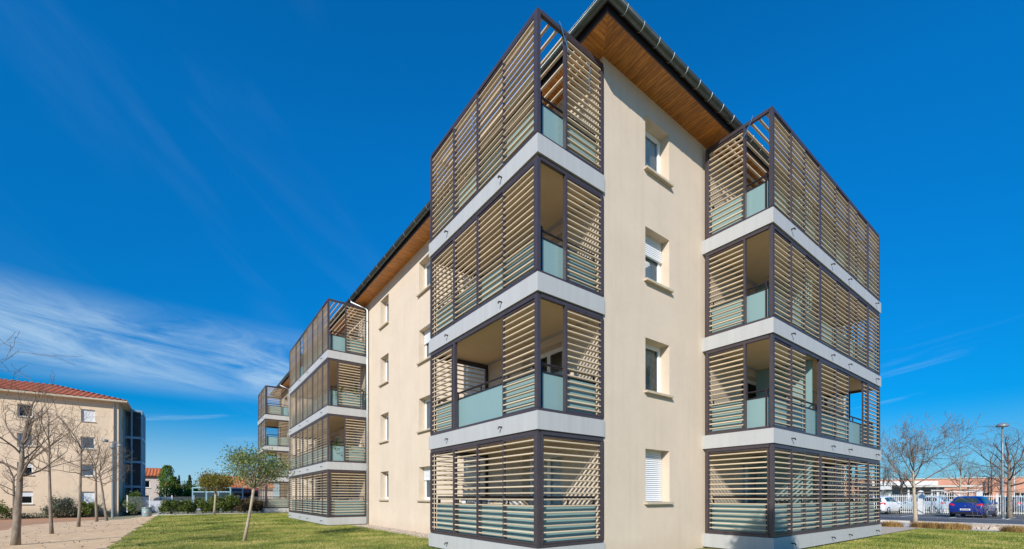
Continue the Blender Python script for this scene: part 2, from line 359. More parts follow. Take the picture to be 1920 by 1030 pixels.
def window(F, a, b, c, d, parent, style='casement', depth=.28, sill=True, leaves=1, curt=None):
    """a window set in its opening: frame > pane, sill, curtain / roller shutter"""
    v = -depth+.005; fw = .055
    mb = MB(); F.box(mb, a, b, v-.06, v, d-fw, d); F.box(mb, a, b, v-.06, v, c, c+fw)
    F.box(mb, a, a+fw, v-.06, v, c+fw, d-fw); F.box(mb, b-fw, b, v-.06, v, c+fw, d-fw)
    w = (b-a-2*fw)/leaves
    for k in range(leaves):
        u0 = a+fw+k*w+.006; u1 = u0+w-.012; s = .05
        F.box(mb, u0, u1, v-.045, v+.012, d-fw-s-.006, d-fw-.006); F.box(mb, u0, u1, v-.045, v+.012, c+fw+.006, c+fw+s+.006)
        F.box(mb, u0, u0+s, v-.045, v+.012, c+fw+s+.006, d-fw-s-.006); F.box(mb, u1-s, u1, v-.045, v+.012, c+fw+s+.006, d-fw-s-.006)
    win = mb.build('window', M['white'], parent)
    p = MB(); F.quad(p, [(a+fw+.02,v-.027,c+fw+.02), (b-fw-.02,v-.027,c+fw+.02), (b-fw-.02,v-.027,d-fw-.02), (a+fw+.02,v-.027,d-fw-.02)]); p.build('pane', M['glass'], win)
    if sill:
        s_ = MB(); e = .06
        F.box(s_, a-e, b+e, -.02, .10, c-.06, c-.005)
        F.box(s_, a+.002, b-.002, -depth, -.02, c-.04, c-.004+.008)
        s_.build('sill', M['sill'], win)
    if style == 'shut':
        s_ = MB(); F.box(s_, a+.02, b-.02, v+.02, v+.045, c+.02, d-.005); F.box(s_, a+.02, b-.02, v+.015, v+.055, c+.012, c+.07)
        s_.build('roller_shutter', M['rshutter'], win)
    elif style == 'half':
        s_ = MB(); F.box(s_, a+.02, b-.02, v+.02, v+.05, c+(d-c)*.63, d-.005); F.box(s_, a+.02, b-.02, v+.015, v+.06, c+(d-c)*.60, c+(d-c)*.63)
        s_.build('roller_shutter', M['rshutter'], win)
    if curt:
        k = MB(); n = 24; z0, z1 = c+.06, d-.06 if curt != 'low' else c+(d-c)*.72
        for q in range(n):
            u0 = a+fw+(b-a-2*fw)*q/n; u1 = a+fw+(b-a-2*fw)*(q+1)/n
            w0 = v-.075+.014*math.sin(q*1.9); w1 = v-.075+.014*math.sin((q+1)*1.9)
            k.add([F.P(u0,w0,z0), F.P(u1,w1,z0), F.P(u1,w1,z1), F.P(u0,w0,z1)], [(0,1,2,3)])
        k.build('curtain', M['pebble_curtain' if curt == 'pattern' else 'curtain'], win)
    return win

# ------------------------------------------------------------------ the apartment building
Z0, ST = .42, 2.8
def fl(k): return Z0 + ST*k            # floor level of storey k
BX0, BY1, ZT = -42.5, 16.2, 11.61
GX = -.05                              # gable wall plane
apt = empty('apartment_building', (0,0,0), 0, 'four storey cream apartment block with slatted balcony towers and wooden eaves', 'apartment building')
FS, FE, FN, FW = Face('S', 0.), Face('E', GX), Face('N', BY1), Face('W', BX0)
WZ = [(k*ST+1.34, k*ST+2.68) for k in range(4)]
gable_w = [(1.57, 2.60, a, b) for a, b in WZ]
fac_cols = [(-14.35, -13.29), (-9.93, -8.75), (-34.6, -33.5), (-30.0, -28.9)]
fac_w = [(u0, u1, a, b) for u0, u1 in fac_cols for a, b in WZ]
doorsS = [(-3.05, -1.42), (-23.6, -21.6), (-19.6, -17.7), (-40.6, -38.9)]
doorsE = [(6.55, 8.35), (10.9, 12.6)]
dS = [(u0, u1, fl(k)+.06, fl(k)+2.22) for u0, u1 in doorsS for k in range(4)]
dE = [(u0, u1, fl(k)+.06, fl(k)+2.22) for u0, u1 in doorsE for k in range(4)]
mb = MB()
wall(mb, FS, BX0, GX, -.3, ZT, fac_w + dS)
wall(mb, FE, 0., BY1, -.3, ZT, gable_w + dE)
wall(mb, FN, BX0, GX, -.3, ZT, []); wall(mb, FW, 0., BY1, -.3, ZT, [])
mb.build('wall', M['stucco'], apt)
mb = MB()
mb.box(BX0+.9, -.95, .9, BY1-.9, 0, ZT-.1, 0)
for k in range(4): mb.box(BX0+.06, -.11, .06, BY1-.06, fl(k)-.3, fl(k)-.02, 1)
mb.build('room_core', [M['room'], M['dark']], apt)
gst = ['shut', 'pattern', 'half', 'case']
for k in range(4):
    a, b = WZ[k]
    window(FE, 1.57, 2.60, a, b, apt, {0:'shut', 2:'half'}.get(k, 'casement'), curt={1:'pattern', 3:'plain', 2:'low'}.get(k))
for ci, (u0, u1) in enumerate(fac_cols):
    for k in range(4):
        a, b = WZ[k]
        window(FS, u0, u1, a, b, apt, 'half' if (ci == 1 and k in (0, 2)) else 'casement', curt='plain' if (ci+k) % 3 else 'low', leaves=2 if ci == 1 else 1)
for F, ds in ((FS, dS), (FE, dE)):
    for i, (a, b, c, d) in enumerate(ds):
        w = window(F, a, b, c, d, apt, 'casement', sill=False, leaves=2, curt='plain' if i % 3 != 1 else 'low')
        w.name = 'balcony_door'
# soffit, fascia, gutter, roof
OV = .62
mb = MB()
x0, x1, y0, y1 = BX0-OV, GX+OV+.05, -OV, BY1+OV
z = ZT; T = .03
# mitred soffit boards: front and gable strips
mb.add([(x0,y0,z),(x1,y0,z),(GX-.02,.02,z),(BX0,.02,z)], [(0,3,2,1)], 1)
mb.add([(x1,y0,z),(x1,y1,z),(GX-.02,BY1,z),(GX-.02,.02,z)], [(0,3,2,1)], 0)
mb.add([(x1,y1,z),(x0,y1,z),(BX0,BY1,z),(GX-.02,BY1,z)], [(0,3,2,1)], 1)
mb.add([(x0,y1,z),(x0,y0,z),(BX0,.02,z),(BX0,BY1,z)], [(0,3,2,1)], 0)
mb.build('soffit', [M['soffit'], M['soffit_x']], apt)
mb = MB(); fh = .17
mb.box(x0, x1+.025, y0-.025, y0, z-.015, z+fh); mb.box(x0, x1+.025, y1, y1+.025, z-.015, z+fh)
mb.box(x1, x1+.025, y0, y1, z-.015, z+fh); mb.box(x0-.025, x0, y0-.025, y1+.025, z-.015, z+fh)
mb.build('fascia', M['rail'], apt)
gr = .105
half = [(gr*math.cos(a), gr*math.sin(a)) for a in [math.pi + math.pi*i/10 for i in range(11)]]
prof = half + [(p[0]*.9, p[1]*.9) for p in reversed(half)]
gz = z+.20; gx = x1+.03+gr; gy = y0-.03-gr
mb = MB()
def sweep(path, prof):
    """constant-profile sweep along a closed horizontal rectangle with mitred corners"""
    n = len(path); m_ = len(prof); vs = []
    for i in range(n):
        p = np.array(path[i], float); a = nrm(np.array(path[i])-np.array(path[i-1])); b = nrm(np.array(path[(i+1) % n])-np.array(path[i]))
        na = np.array([a[1], -a[0], 0]); nb = np.array([b[1], -b[0], 0]); mi = na+nb; mi = mi/(mi@na)
        for s_, u_ in prof: vs.append(p+mi*s_+np.array([0,0,u_]))
    fs = [(i*m_+j, i*m_+(j+1) % m_, ((i+1) % n)*m_+(j+1) % m_, ((i+1) % n)*m_+j) for i in range(n) for j in range(m_)]
    return vs, fs
vs, fs = sweep([(x0-.03-gr, gy, gz), (gx, gy, gz), (gx, y1+.03+gr, gz), (x0-.03-gr, y1+.03+gr, gz)], prof)
mb.add(vs, fs)
mb.tube([(x0-.12, gy-gr, gz+.004), (gx+gr, gy-gr, gz+.004), (gx+gr, y1+.12, gz+.004)], .013, 8)
gut = mb.build('gutter', M['gutter'], apt, smooth=True)
for i in range(24):
    y = -.25+.56*i
    mb = MB(); pts = [(gx+(gr+.006)*math.cos(a), y, gz+(gr+.006)*math.sin(a)) for a in [math.pi+math.pi*j/8 for j in range(9)]]
    mb.tube(pts+[(gx+gr+.006, y, gz+.012)], .009, 5); mb.build('gutter_strap', M['strap'], gut)
for i in range(42):
    x = -.5-1.0*i
    mb = MB(); pts = [(x, gy-(gr+.006)*math.cos(a), gz+(gr+.006)*math.sin(a)) for a in [math.pi+math.pi*j/8 for j in range(9)]]
    mb.tube(pts+[(x, gy-gr-.006, gz+.012)], .007, 5); mb.build('gutter_strap', M['strap'], gut)

def tile_plane(mb, e0, e1, inward, slope, rise, hip0, hip1, pitch=.24, amp=.035, steps=6):
    """corrugated tile slope: eave from e0 to e1, rising along 'inward'; hip0/hip1 = how the end hips cut it (run per metre)"""
    e0 = np.array(e0, float); e1 = np.array(e1, float); L_ = np.linalg.norm(e1-e0); t = (e1-e0)/L_
    n = max(4, int(L_/pitch*4)); inw = np.array(inward, float); D = rise/slope
    cols = []
    for i in range(n+1):
        s_ = L_*i/n; d = D
        if hip0: d = min(d, s_/hip0)
        if hip1: d = min(d, (L_-s_)/hip1)
        zz = amp*math.sin(2*math.pi*s_/pitch)
        cols.append([e0+t*s_+inw*(d*j/steps)+np.array([0,0,slope*d*j/steps+zz]) for j in range(steps+1)])
    m_ = steps+1
    mb.add([p for c in cols for p in c], [(i*m_+j, (i+1)*m_+j, (i+1)*m_+j+1, i*m_+j+1) for i in range(n) for j in range(steps)])
mb = MB(); rz = z+fh+.05; rs = .30; rr = (BY1+2*OV)/2*rs
tile_plane(mb, (x0-.05,y0-.05,rz), (x1+.05,y0-.05,rz), (0,1,0), rs, rr, 1, 1)
tile_plane(mb, (x1+.05,y0-.05,rz), (x1+.05,y1+.05,rz), (-1,0,0), rs, rr, 1, 1)
tile_plane(mb, (x1+.05,y1+.05,rz), (x0-.05,y1+.05,rz), (0,-1,0), rs, rr, 1, 1)
tile_plane(mb, (x0-.05,y1+.05,rz), (x0-.05,y0-.05,rz), (1,0,0), rs, rr, 1, 1)
mb.build('roof', M['tile'], apt, smooth=True)
def downpipe(x, parent):
    mb = MB()
    mb.tube([(x-.55,gy,gz-gr+.01),(x-.55,gy,gz-gr-.08),(x-.38,-.5,gz-.32),(x-.1,-.16,gz-.50),(x,-.09,gz-.62),(x,-.09,6),(x,-.09,.06)], .05, 10)
    for k in range(6): mb.tube([(x,-.09,1.1+k*1.9-.02),(x,-.09,1.1+k*1.9+.02)], .06, 10)
    return mb.build('downpipe', M['pipe'], parent, smooth=True)
downpipe(-16.02, apt); downpipe(-37.3, apt)

# ------------------------------------------------------------------ balconies
NS = 16
def blade(mb, F, u0, u1, v, zc):
    a = R_(-5)            # rounded box profile, outer edge slightly raised
    prof = [(-.029,-.010),(-.022,-.0165),(.022,-.0165),(.029,-.0115),(.029,.0115),(.022,.0165),(-.022,.0165),(-.029,.010)]
    pr = [(v + p[0]*math.cos(a)+p[1]*math.sin(a), zc - p[0]*math.sin(a)+p[1]*math.cos(a)) for p in prof]
    n = 8
    vs = [F.P(u0, p[0], p[1]) for p in pr] + [F.P(u1, p[0], p[1]) for p in pr]
    mb.add(vs, [(i,(i+1) % n,n+(i+1) % n,n+i) for i in range(n)] + [tuple(range(n-1,-1,-1)), tuple(range(n,2*n))], 1)
def louvre(F, u0, u1, v, z0, z1, parent, ns=NS):
    mb = MB(); s = .034
    F.box(mb, u0, u0+s, v-.025, v+.025, z0, z1); F.box(mb, u1-s, u1, v-.025, v+.025, z0, z1)
    F.box(mb, u0+s, u1-s, v-.022, v+.022, z0, z0+.035); F.box(mb, u0+s, u1-s, v-.022, v+.022, z1-.035, z1)
    for i in range(ns): blade(mb, F, u0+s, u1-s, v, z0+.035+(z1-z0-.07)*(i+.5)/ns)
    return mb.build('louvre_panel', [M['frame'], M['slat']], parent)
def screen(F, u0, u1, k, bays, posts, bal, corner0=True, corner1=True, hh=2.42):
    """one side of a balcony cage: bays = [(u0,u1,'L'|'O')]"""
    zb, zt = fl(k)+.012, fl(k)+(2.60 if k == 3 else hh-.012); v = -.07
    fr = MB()
    F.box(fr, u0, u1, v-.035, v+.035, zb, zb+.055); top = .085
    F.box(fr, u0, u1, v-.035, v+.035, zt-top, zt)
    for p, w in posts: F.box(fr, p-w/2, p+w/2, v-.045, v+.045, zb+.055, zt-top)
    fr.build('screen_frame', M['frame'], bal)
    for i, (a, b, t) in enumerate(bays):
        if t == 'L': louvre(F, a, b, v+(.012 if i % 2 else -.012), zb+.06, zt-top-.005, bal)
    gv = v-.13
    g = MB(); F.box(g, u0+.10, u1-.10, gv-.006, gv+.006, zb+.05, zb+.83); g.build('glass_panel', M['frosted'], bal)
    r = MB(); F.box(r, u0+.08, u1-.08, gv-.018, gv+.018, zb+.83, zb+.865); F.box(r, u0+.08, u1-.08, gv-.018, gv+.018, zb+.02, zb+.05)
    n = max(1, round(abs(u1-u0)/1.2))
    for i in range(n+1):
        u = u0+.12+(u1-u0-.24)*i/n; F.box(r, u-.018, u+.018, gv-.05, gv-.02, zb, zb+1.0)
    r.tube([F.P(u0+.1, gv-.035, zb+1.03), F.P(u1-.1, gv-.035, zb+1.03)], .026, 8)
    r.build('handrail', M['rail'], bal)
def spout(F, u, z, parent):
    mb = MB(); mb.tube([F.P(u, -.02, z), F.P(u, .09, z-.005)], .017, 8)
    mb.tube([F.P(u, .085, z-.003), F.P(u, .10, z-.05)], .017, 8); mb.build('drain_spout', M['rail'], parent)
def slab(xa, xb, ya, yb, k, parent, cap=False):
    mb = MB(); t = .38; zt = fl(k) if not cap else fl(k)
    zb = zt-t if k else .045
    mb.box(xa, xb, ya, yb, zb, zt, 0); mb.box(xa+.18, xb-.18, ya+.18, yb-.02, zt-.02, zt+.006, 2)
    if k: mb.box(xa+.16, xb-.16, ya+.16, yb-.16, zb-.008, zb+.05, 1)
    else: mb.box(xa+.1, xb-.1, ya+.1, yb-.1, -.1, .045, 1)
    mb.build('floor_slab', [M['slab'], M['ceiling'], M['balfloor']], parent)

D_ = 2.01
def pergola(xa, xb, ya, yb, axis, parent):
    mb = MB(); z_ = fl(3)+2.55; n = 9
    for i in range(n):
        t = (i+.5)/n
        if axis == 0: y = ya+(yb-ya)*t; mb.prism((xa,y,z_), (xb,y,z_), [(-.027,-.016),(.027,-.016),(.027,.016),(-.027,.016)])
        else: x = xa+(xb-xa)*t; mb.prism((x,ya,z_), (x,yb,z_), [(-.027,-.016),(.027,-.016),(.027,.016),(-.027,.016)])
    mb.build('pergola_slats', M['slat'], parent)
# --- tower on the corner (A)
def bal_front(name, xa, xb, kbays, sidebays, k, u_posts, spouts):
    """balcony on the long facade between xa < xb"""
    b = empty(name, (0,0,0)); b.parent = apt
    slab(xa, xb, -D_, 0, k, b)
    Ff, Fe, Fw = Face('S', -D_), Face('E', xb), Face('W', xa)
    screen(Ff, xa+.045, xb-.045, k, kbays, [(u, .085) for u in u_posts] + [(xa+.075, .07), (xb-.085, .09)], b)
    screen(Fe, -D_+.12, -.005, k, sidebays, [(-.035, .07)] + [(s[0], .05) for s in sidebays if s[2] == 'L' and s[0] > -1.9], b)
    screen(Fw, -D_+.12, -.005, k, [(-D_+.16, -.07, 'L')], [(-.035, .07)], b)
    for u in spouts: spout(Ff, u, fl(k)-.19, b)
    if k == 3: pergola(xa+.11, xb-.11, -D_+.11, -.03, 0, b)
    return b
for k in range(4):
    A = [(-4.82,-3.50,'L'), (-3.46,-2.33,'L'), (-2.33,-1.24,'L'), (-1.26,-.13,'L')]
    if k == 1: A = [(-4.82,-3.62,'L'), (-3.62,-3.46,'L'), (-3.40,-1.30,'O'), (-1.30,-.13,'L')]; A.pop(1)
    side = [(-1.89, -1.18, 'O'), (-1.18, -.07, 'L')] if k else [(-1.86, -.07, 'L')]
    bal_front('balcony', -4.91, 0, A, side, k, [-3.48], [-3.75, -1.24])
# --- middle tower (C)
CX = -16.26
for k in range(4):
    off = [0, 1.2, 2.25, 3.42, 4.8, 6.0, 6.85, 8.0, 10.18]
    bays = []
    for i in range(8):
        u1, u0 = CX-off[i], CX-off[i+1]
        if i == 0: u1 -= .13
        if i == 7: u0 += .1
        t = 'L'
        if k == 3 and i == 5: t = 'O'
        bays.append((u0+.01, u1-.01, t))
    side = {0: [(-1.86,-.07,'L')], 1: [(-1.89,-1.15,'O'), (-1.15,-.07,'L')], 2: [(-1.89,-1.49,'O'), (-1.49,-.34,'L'), (-.34,-.07,'O')], 3: [(-1.89,-1.1,'O'), (-1.1,-.07,'L')]}[k]
    bal_front('balcony', CX-10.18, CX, bays, side, k, [CX-3.42, CX-8.0], [CX-1.0, CX-4.2, CX-6.3, CX-9.4])
# --- far tower (D)
for k in range(4):
    bays = [(-42.35,-41.3,'L'), (-41.28,-40.2,'L'), (-40.18,-39.0,'L'), (-38.98,-37.75,'L')]
    side = {0: [(-1.86,-.07,'L')], 1: [(-1.86,-1.1,'O'), (-1.1,-.07,'L')], 2: [(-1.86,-.95,'O'), (-.95,-.07,'L')], 3: [(-1.86,-.68,'L'), (-.68,-.07,'O')]}[k]
    bal_front('balcony', -42.5, -37.62, bays, side, k, [-41.29], [-41, -38.6])
# --- gable tower (B)
BX, Y0, Y1 = 1.85, 4.22, 13.48
for k in range(4):
    b = empty('balcony', (0,0,0)); b.parent = apt
    slab(GX, BX, Y0, Y1, k, b)
    Ff, Fs, Fn = Face('E', BX), Face('S', Y0), Face('N', Y1)
    seg = [4.35, 5.42, 6.36, 7.46, 8.81, 10.04, 10.86, 12.0, 13.38]; ty = ['L']*8
    if k == 1: seg = [4.35, 5.42, 6.36, 7.46, 8.81, 10.04, 11.55, 12.0, 13.38]; ty[2] = 'O'; ty[5] = 'O'
    screen(Ff, Y0+.045, Y1-.045, k, [(seg[i]+(.05 if i in (3,7) else .005), seg[i+1]-.005, ty[i]) for i in range(8)],
           [(7.48,.09), (12.03,.09), (Y0+.085,.09), (Y1-.075,.07)], b)
    side = [(.10, 1.12, 'L'), (1.12, 1.73, 'O')] if k else [(.10, 1.70, 'L')]
    screen(Fs, .035, BX-.12, k, side, [(.07,.07)] + ([(1.12,.05)] if k else []), b)
    screen(Fn, .035, BX-.12, k, [(.10, .9, 'L'), (.9, 1.70, 'L')] if k != 1 else [(.10,.9,'L'), (.9,1.7,'O')], [(.07,.07)], b)
    # partition between the two flats sharing the tower
    mb = MB(); mb.box(.0, BX-.26, 7.46, 7.52, fl(k), fl(k)+(2.40 if k < 3 else 1.9)); mb.build('partition_panel', M['frosted'], b)
    for u in (5.3, 8.25, 9.81, 12.79): spout(Ff, u, fl(k)-.19, b)
    if k == 0:
        mb = MB(); xx = BX-.24
        for side_ in (1, -1):
            y = 7.6
            while y < 13.3+1.1:
                a_, b_ = (y, y-side_*0) , None
                ya, yb = (y-1.1, y) if side_ > 0 else (y, y-1.1); za, zb_ = fl(0)+.92, fl(0)+2.02
                # clip to the bay
                t0 = 0.; t1 = 1.
                for lim in (7.6, 13.3):
                    pass
                def cl_(t): return ya+(yb-ya)*t
                ts = [t/12 for t in range(13) if 7.58 <= cl_(t/12) <= 13.32]
                if len(ts) > 1: mb.tube([(xx, cl_(ts[0]), za+(zb_-za)*ts[0]), (xx, cl_(ts[-1]), za+(zb_-za)*ts[-1])], .007, 4)
                y += .22
        mb.build('wire_trellis', M['rail'], b)
    if k == 3: pergola(.03, BX-.11, Y0+.11, Y1-.11, 1, b)
for k in range(4):   # partition in the middle tower
    pass

# ------------------------------------------------------------------ trees
def bare_tree(name, loc, h, fork, rad, spread, seed, label, cat='tree', group=None, bark='bark', twig='twig', lean=(0,0), nlimb=8, dens=.74, levels=3, tipr=.0035):
    rg = random.Random(seed)
    root = empty(name, loc, 0, label, cat, group)
    tr = MB(); cr = MB()
    n = 7; pts = []; rs = []
    px = py = 0
    for i in range(n+1):
        t = i/n; px += rg.uniform(-.03, .03); py += rg.uniform(-.03, .03)
        pts.append(np.array([lean[0]*t+px*t, lean[1]*t+py*t, h*.66*t-.03])); rs.append(rad*(1-.5*t)*(1.15 if i == 0 else 1))
    tr.tube(pts, rs, 9)
    tr.build('trunk', M[bark], root, smooth=True)
    def at(t):
        f = t*n; i = min(n-1, int(f)); return pts[i]+(pts[i+1]-pts[i])*(f-i), rs[i]+(rs[i+1]-rs[i])*(f-i)
    def grow(p, d, ln, r, lev):
        ns = 5 if lev < 2 else 3; P = [p]; R = [r]; d = nrm(d); dirs = []
        for i in range(ns):
            d = nrm(d + np.array([rg.gauss(0,.17), rg.gauss(0,.17), rg.gauss(0,.12) + (.10 if lev < 2 else .05)]))
            P.append(P[-1]+d*ln/ns); R.append(max(tipr, r*(1-.72*(i+1)/ns))); dirs.append(d)
        cr.tube(P, R, 6 if r > .02 else 3, cap=False)
        if lev >= levels: return
        nb = max(2, int((6 if lev == 0 else 5 if lev == 1 else 4)*dens + rg.random()))
        for j in range(nb):
            t = .22+.78*(j+rg.random())/nb; f = min(ns-1e-3, t*ns); i = int(f); q = P[i]+(P[i+1]-P[i])*(f-i)
            ax = nrm(np.cross(dirs[i], [rg.gauss(0,1), rg.gauss(0,1), rg.gauss(0,1)]))
            a = R_(rg.uniform(28, 62)); nd = dirs[i]*math.cos(a)+ax*math.sin(a)
            grow(q, nd, ln*rg.uniform(.38, .62), max(tipr, R[i]*.55), lev+1)
    for j in range(nlimb):
        t = fork/(h*.66) + (1-fork/(h*.66))*(j/(nlimb-1)); q, r = at(min(.999, t))
        az = j*2.4+rg.uniform(-.4, .4); el = R_(8+50*(j/(nlimb-1))+rg.uniform(-8, 10))
        d = (math.cos(az)*math.cos(el), math.sin(az)*math.cos(el), math.sin(el))
        grow(q, d, spread*(1.1-.4*j/(nlimb-1))*rg.uniform(.8, 1.2), r*.5, 0)
    grow(pts[-1]-np.array([0,0,.02]), (rg.uniform(-.2,.2), rg.uniform(-.2,.2), 1), h*.36, rs[-1]*.95, 0)
    grow(pts[-1]-np.array([0,0,.05]), (rg.uniform(-.7,.7), rg.uniform(-.7,.7), 1), h*.30, rs[-1]*.7, 0)
    cr.build('crown', M[twig], root)
    return root
rowl = ['nearest to the camera and thickest', 'second from the left, beside the gravel path', 'third, standing in front of the blank wall', 'fourth, before the right window column', 'last of the row, leaning by the grey downpipe']
G_ROW = 'bare trees in the row along the gravel path'
bare_tree('bare_tree', (-13.05,-11.83,0), 4.7, 1.95, .105, 1.9, 11, 'bare tree with thick pale trunk at the left edge, low side branch', group=G_ROW, lean=(.05,.12), nlimb=8)
bare_tree('bare_tree', (-18.17,-11.94,0), 5.3, 2.5, .064, 1.55, 12, 'bare tree with mottled trunk just right of the leftmost windows', group=G_ROW, lean=(-.05,-.12))
bare_tree('bare_tree', (-23.11,-11.87,H(-23,-11.9)), 5.8, 2.6, .068, 1.6, 13, 'tall straight bare tree covering the left edge of the right window column', group=G_ROW, lean=(.1,.15))
bare_tree('bare_tree', (-31.38,-12.2,H(-31.4,-12.2)), 5.4, 2.6, .078, 1.65, 14, 'bare tree with straight trunk just right of the neighbour building window column', group=G_ROW, lean=(.1,-.1))
bare_tree('bare_tree', (-35.82,-12.2,H(-35.8,-12.2)), 5.3, 2.5, .086, 1.65, 15, 'bare tree leaning left, nearest the floodlight pole', group=G_ROW, lean=(-.3,-.35))
bare_tree('bare_tree', (-8.2,-12.3,0), 5.0, 2.4, .10, 2.3, 16, 'bare tree outside the left edge, only its twigs reach into the sky', group=G_ROW, nlimb=10)
bare_tree('young_bare_tree', (-51.5,-20.0,-.55), 5.6, 2.1, .12, 1.7, 17, 'thin dark young bare tree against the neighbour wall below its windows', twig='twigdark', bark='twig')
# right side
bare_tree('bare_tree', (.68,25.0,0), 4.5, 1.7, .105, 3.3, 31, 'wide spreading bare tree in front of the road and the blue car', bark='lighttrunk', twig='twig', nlimb=10, dens=1.05, tipr=.006)
bare_tree('bare_tree', (3.25,36.8,0), 5.6, 2.2, .15, 3.0, 32, 'bare tree with thick trunk behind the mushroom street lamp', bark='bark', twig='twigdark', nlimb=9)
bare_tree('bare_tree', (-1.65,56.0,0), 5.6, 2.2, .12, 2.2, 33, 'slim pale-barked bare tree behind the white fence and blue car roof', bark='lighttrunk')
bare_tree('bare_tree', (-7.3,53.7,0), 4.9, 1.9, .14, 2.4, 34, 'dark low bare tree right at the corner of the slatted balcony', bark='twigdark', twig='twigdark')
bare_tree('bare_tree', (-6.1,55.2,0), 4.6, 1.9, .16, 2.3, 35, 'dark bare tree behind the white car', bark='twigdark', twig='twigdark')
bare_tree('bare_tree', (-3.0,72,0), 4.8, 2, .12, 1.8, 36, 'small bare tree before the long red wall, beside the canopy', twig='twigdark', bark='twigdark')
bare_tree('bare_tree', (-1.6,78,0), 8.0, 3, .12, 1.9, 37, 'tallest thin bare tree in front of the long red wall', twig='twigdark', bark='twigdark')
bare_tree('bare_tree', (-.6,76,0), 5.4, 2, .12, 1.8, 38, 'small bare tree before the red wall just left of the lamp pole', twig='twigdark', bark='twigdark')

def cloud_leaves(mb, pts, size, asp, rg, droop=0.):
    k = len(pts)
    nr = rg.normal(size=(k,3)); nr /= np.linalg.norm(nr, axis=1)[:,None]
    t = np.cross(nr, rg.normal(size=(k,3))); t /= np.linalg.norm(t, axis=1)[:,None]
    b = np.cross(nr, t); s = size*rg.uniform(.6, 1.3, size=(k,1))
    q = np.stack([pts - t*s, pts - b*s*asp, pts + t*s, pts + b*s*asp], 1).reshape(-1, 3)
    o = len(mb.v); mb.v.extend(map(tuple, q.tolist()))
    mb.f.extend([(o+4*i, o+4*i+1, o+4*i+2, o+4*i+3) for i in range(k)]); mb.m.extend([0]*k)
def leafy_tree(name, loc, label, h, fork, rad, lean, rx, rz, seed, nleaf, size, m='olive', bark='lighttrunk', cat='tree', nc=46):
    rg = np.random.default_rng(seed); root = empty(name, loc, 0, label, cat)
    tr = MB(); top = np.array([lean[0], lean[1], fork])
    tr.tube([(0,0,-.03), top*.33+np.array([.015,.01,0]), top*.66+np.array([-.01,.015,0]), top], [rad*1.15, rad*.85, rad*.75, rad*.8], 9)
    cr_br = []; mb = MB()
    cen = np.array([lean[0]*1.25, lean[1]*1.25, (fork+h)/2+.02])
    P = []
    for i in range(nc):
        d = rg.normal(size=3); d /= np.linalg.norm(d); r = rg.uniform(.45, 1.)**.5
        c = cen + d*np.array([rx, rx, rz])*r*rg.uniform(.75, 1.12)
        mid = (top+c)/2 + rg.normal(size=3)*.07 + np.array([0,0,-.08])
        tr.tube([top, mid, c], [rad*.42, rad*.2, .006], 5, cap=False)
        cnt = int(nleaf/nc*rg.uniform(.4, 1.6)); rr = rx*.17*rg.uniform(.7, 1.5)
        P.append(c + rg.normal(size=(cnt,3))*rr*np.array([1,1,.75]))
    tr.build('trunk', M[bark], root, smooth=True)
    cloud_leaves(mb, np.concatenate(P), size, .42, rg); mb.build('crown', M[m], root)
    return root
leafy_tree('young_leafy_tree', (-10.16,-6.12,0), 'slender young tree with grey-green leaves leaning on the lawn, the larger one', 3.08, 1.75, .055, (.18,.25), .95, .54, 5, 5600, .040)
leafy_tree('young_leafy_tree', (-35.5,-5.85,0), 'small leafy tree further back on the lawn before the glazed shelter', 3.35, 1.9, .09, (.05,.1), 1.25, .62, 6, 3600, .075, 'autumn')

def bush(name, loc, label, rx, ry, h, seed, n, size, m, group=None, cat='bush', stems=8):
    rg = np.random.default_rng(seed); root = empty(name, loc, 0, label, cat, group)
    st = MB()
    for i in range(stems):
        a = rg.uniform(0, 6.28); r = rg.uniform(.2, .8)
        st.tube([(rg.normal()*.06, rg.normal()*.06, -.02), (rx*.3*r*math.cos(a), ry*.3*r*math.sin(a), h*.35), (rx*.7*r*math.cos(a), ry*.7*r*math.sin(a), h*.7)], [.02, .014, .006], 4)
    st.build('stem', M['twig'], root)
    mb = MB(); P = []; nc = 22
    for i in range(nc):
        a = rg.uniform(0, 6.28); r = rg.uniform(0, 1)**.5; zz = rg.uniform(.28, .95)
        k = math.sqrt(max(.05, 1-(max(0, zz-.35)/.7)**2))
        c = np.array([rx*r*k*.85*math.cos(a), ry*r*k*.85*math.sin(a), h*zz])
        P.append(c + rg.normal(size=(int(n/nc*rg.uniform(.5,1.5)), 3))*np.array([rx, ry, h])*np.array([.16,.16,.11]))
    P = np.concatenate(P); P[:,2] = np.maximum(P[:,2], .03)
    cloud_leaves(mb, P, size, .5, rg); mb.build('foliage', M[m], root); return root
# hedge bushes between the lawn and the shelter
hp = [(-39.6,-8.6),(-39.3,-7.5),(-39.4,-6.5),(-39.1,-5.4),(-39.2,-4.4),(-39.0,-3.4),(-39.4,-2.4)]
hl = ['yellowish green hedge bush right beside the round bin', 'loose green hedge bush, second from the bin', 'dark green hedge bush left of the small lawn tree', 'darkest dense hedge bush just behind the small lawn tree', 'tall hedge bush with leaves reaching over the glazed shelter base', 'brownish half bare hedge bush', 'brownish hedge bush touching the far balcony tower']
for i, (x, y) in enumerate(hp):
    bush('hedge_bush', (x, y, 0), hl[i], .68, .82, [1.15,1.1,1.2,1.3,1.45,1.15,1.15][i], 50+i, 4200, .065, ['hedge','hedge','hedge','hedge','hedge','hedgedry','hedgedry'][i], 'hedge bushes along the back of the lawn')
bush('shrub', (-55.6,-12.1,-.4), 'broad green shrub at the foot of the blue louvred stair tower', 1.7, 1.0, 2.1, 61, 2400, .11, 'hedge')
bush('shrub', (-53.8,-17.6,-.6), 'round grey-green shrub against the neighbour wall between window columns', 1.5, 1.3, 1.8, 62, 2200, .09, 'greyshrub')
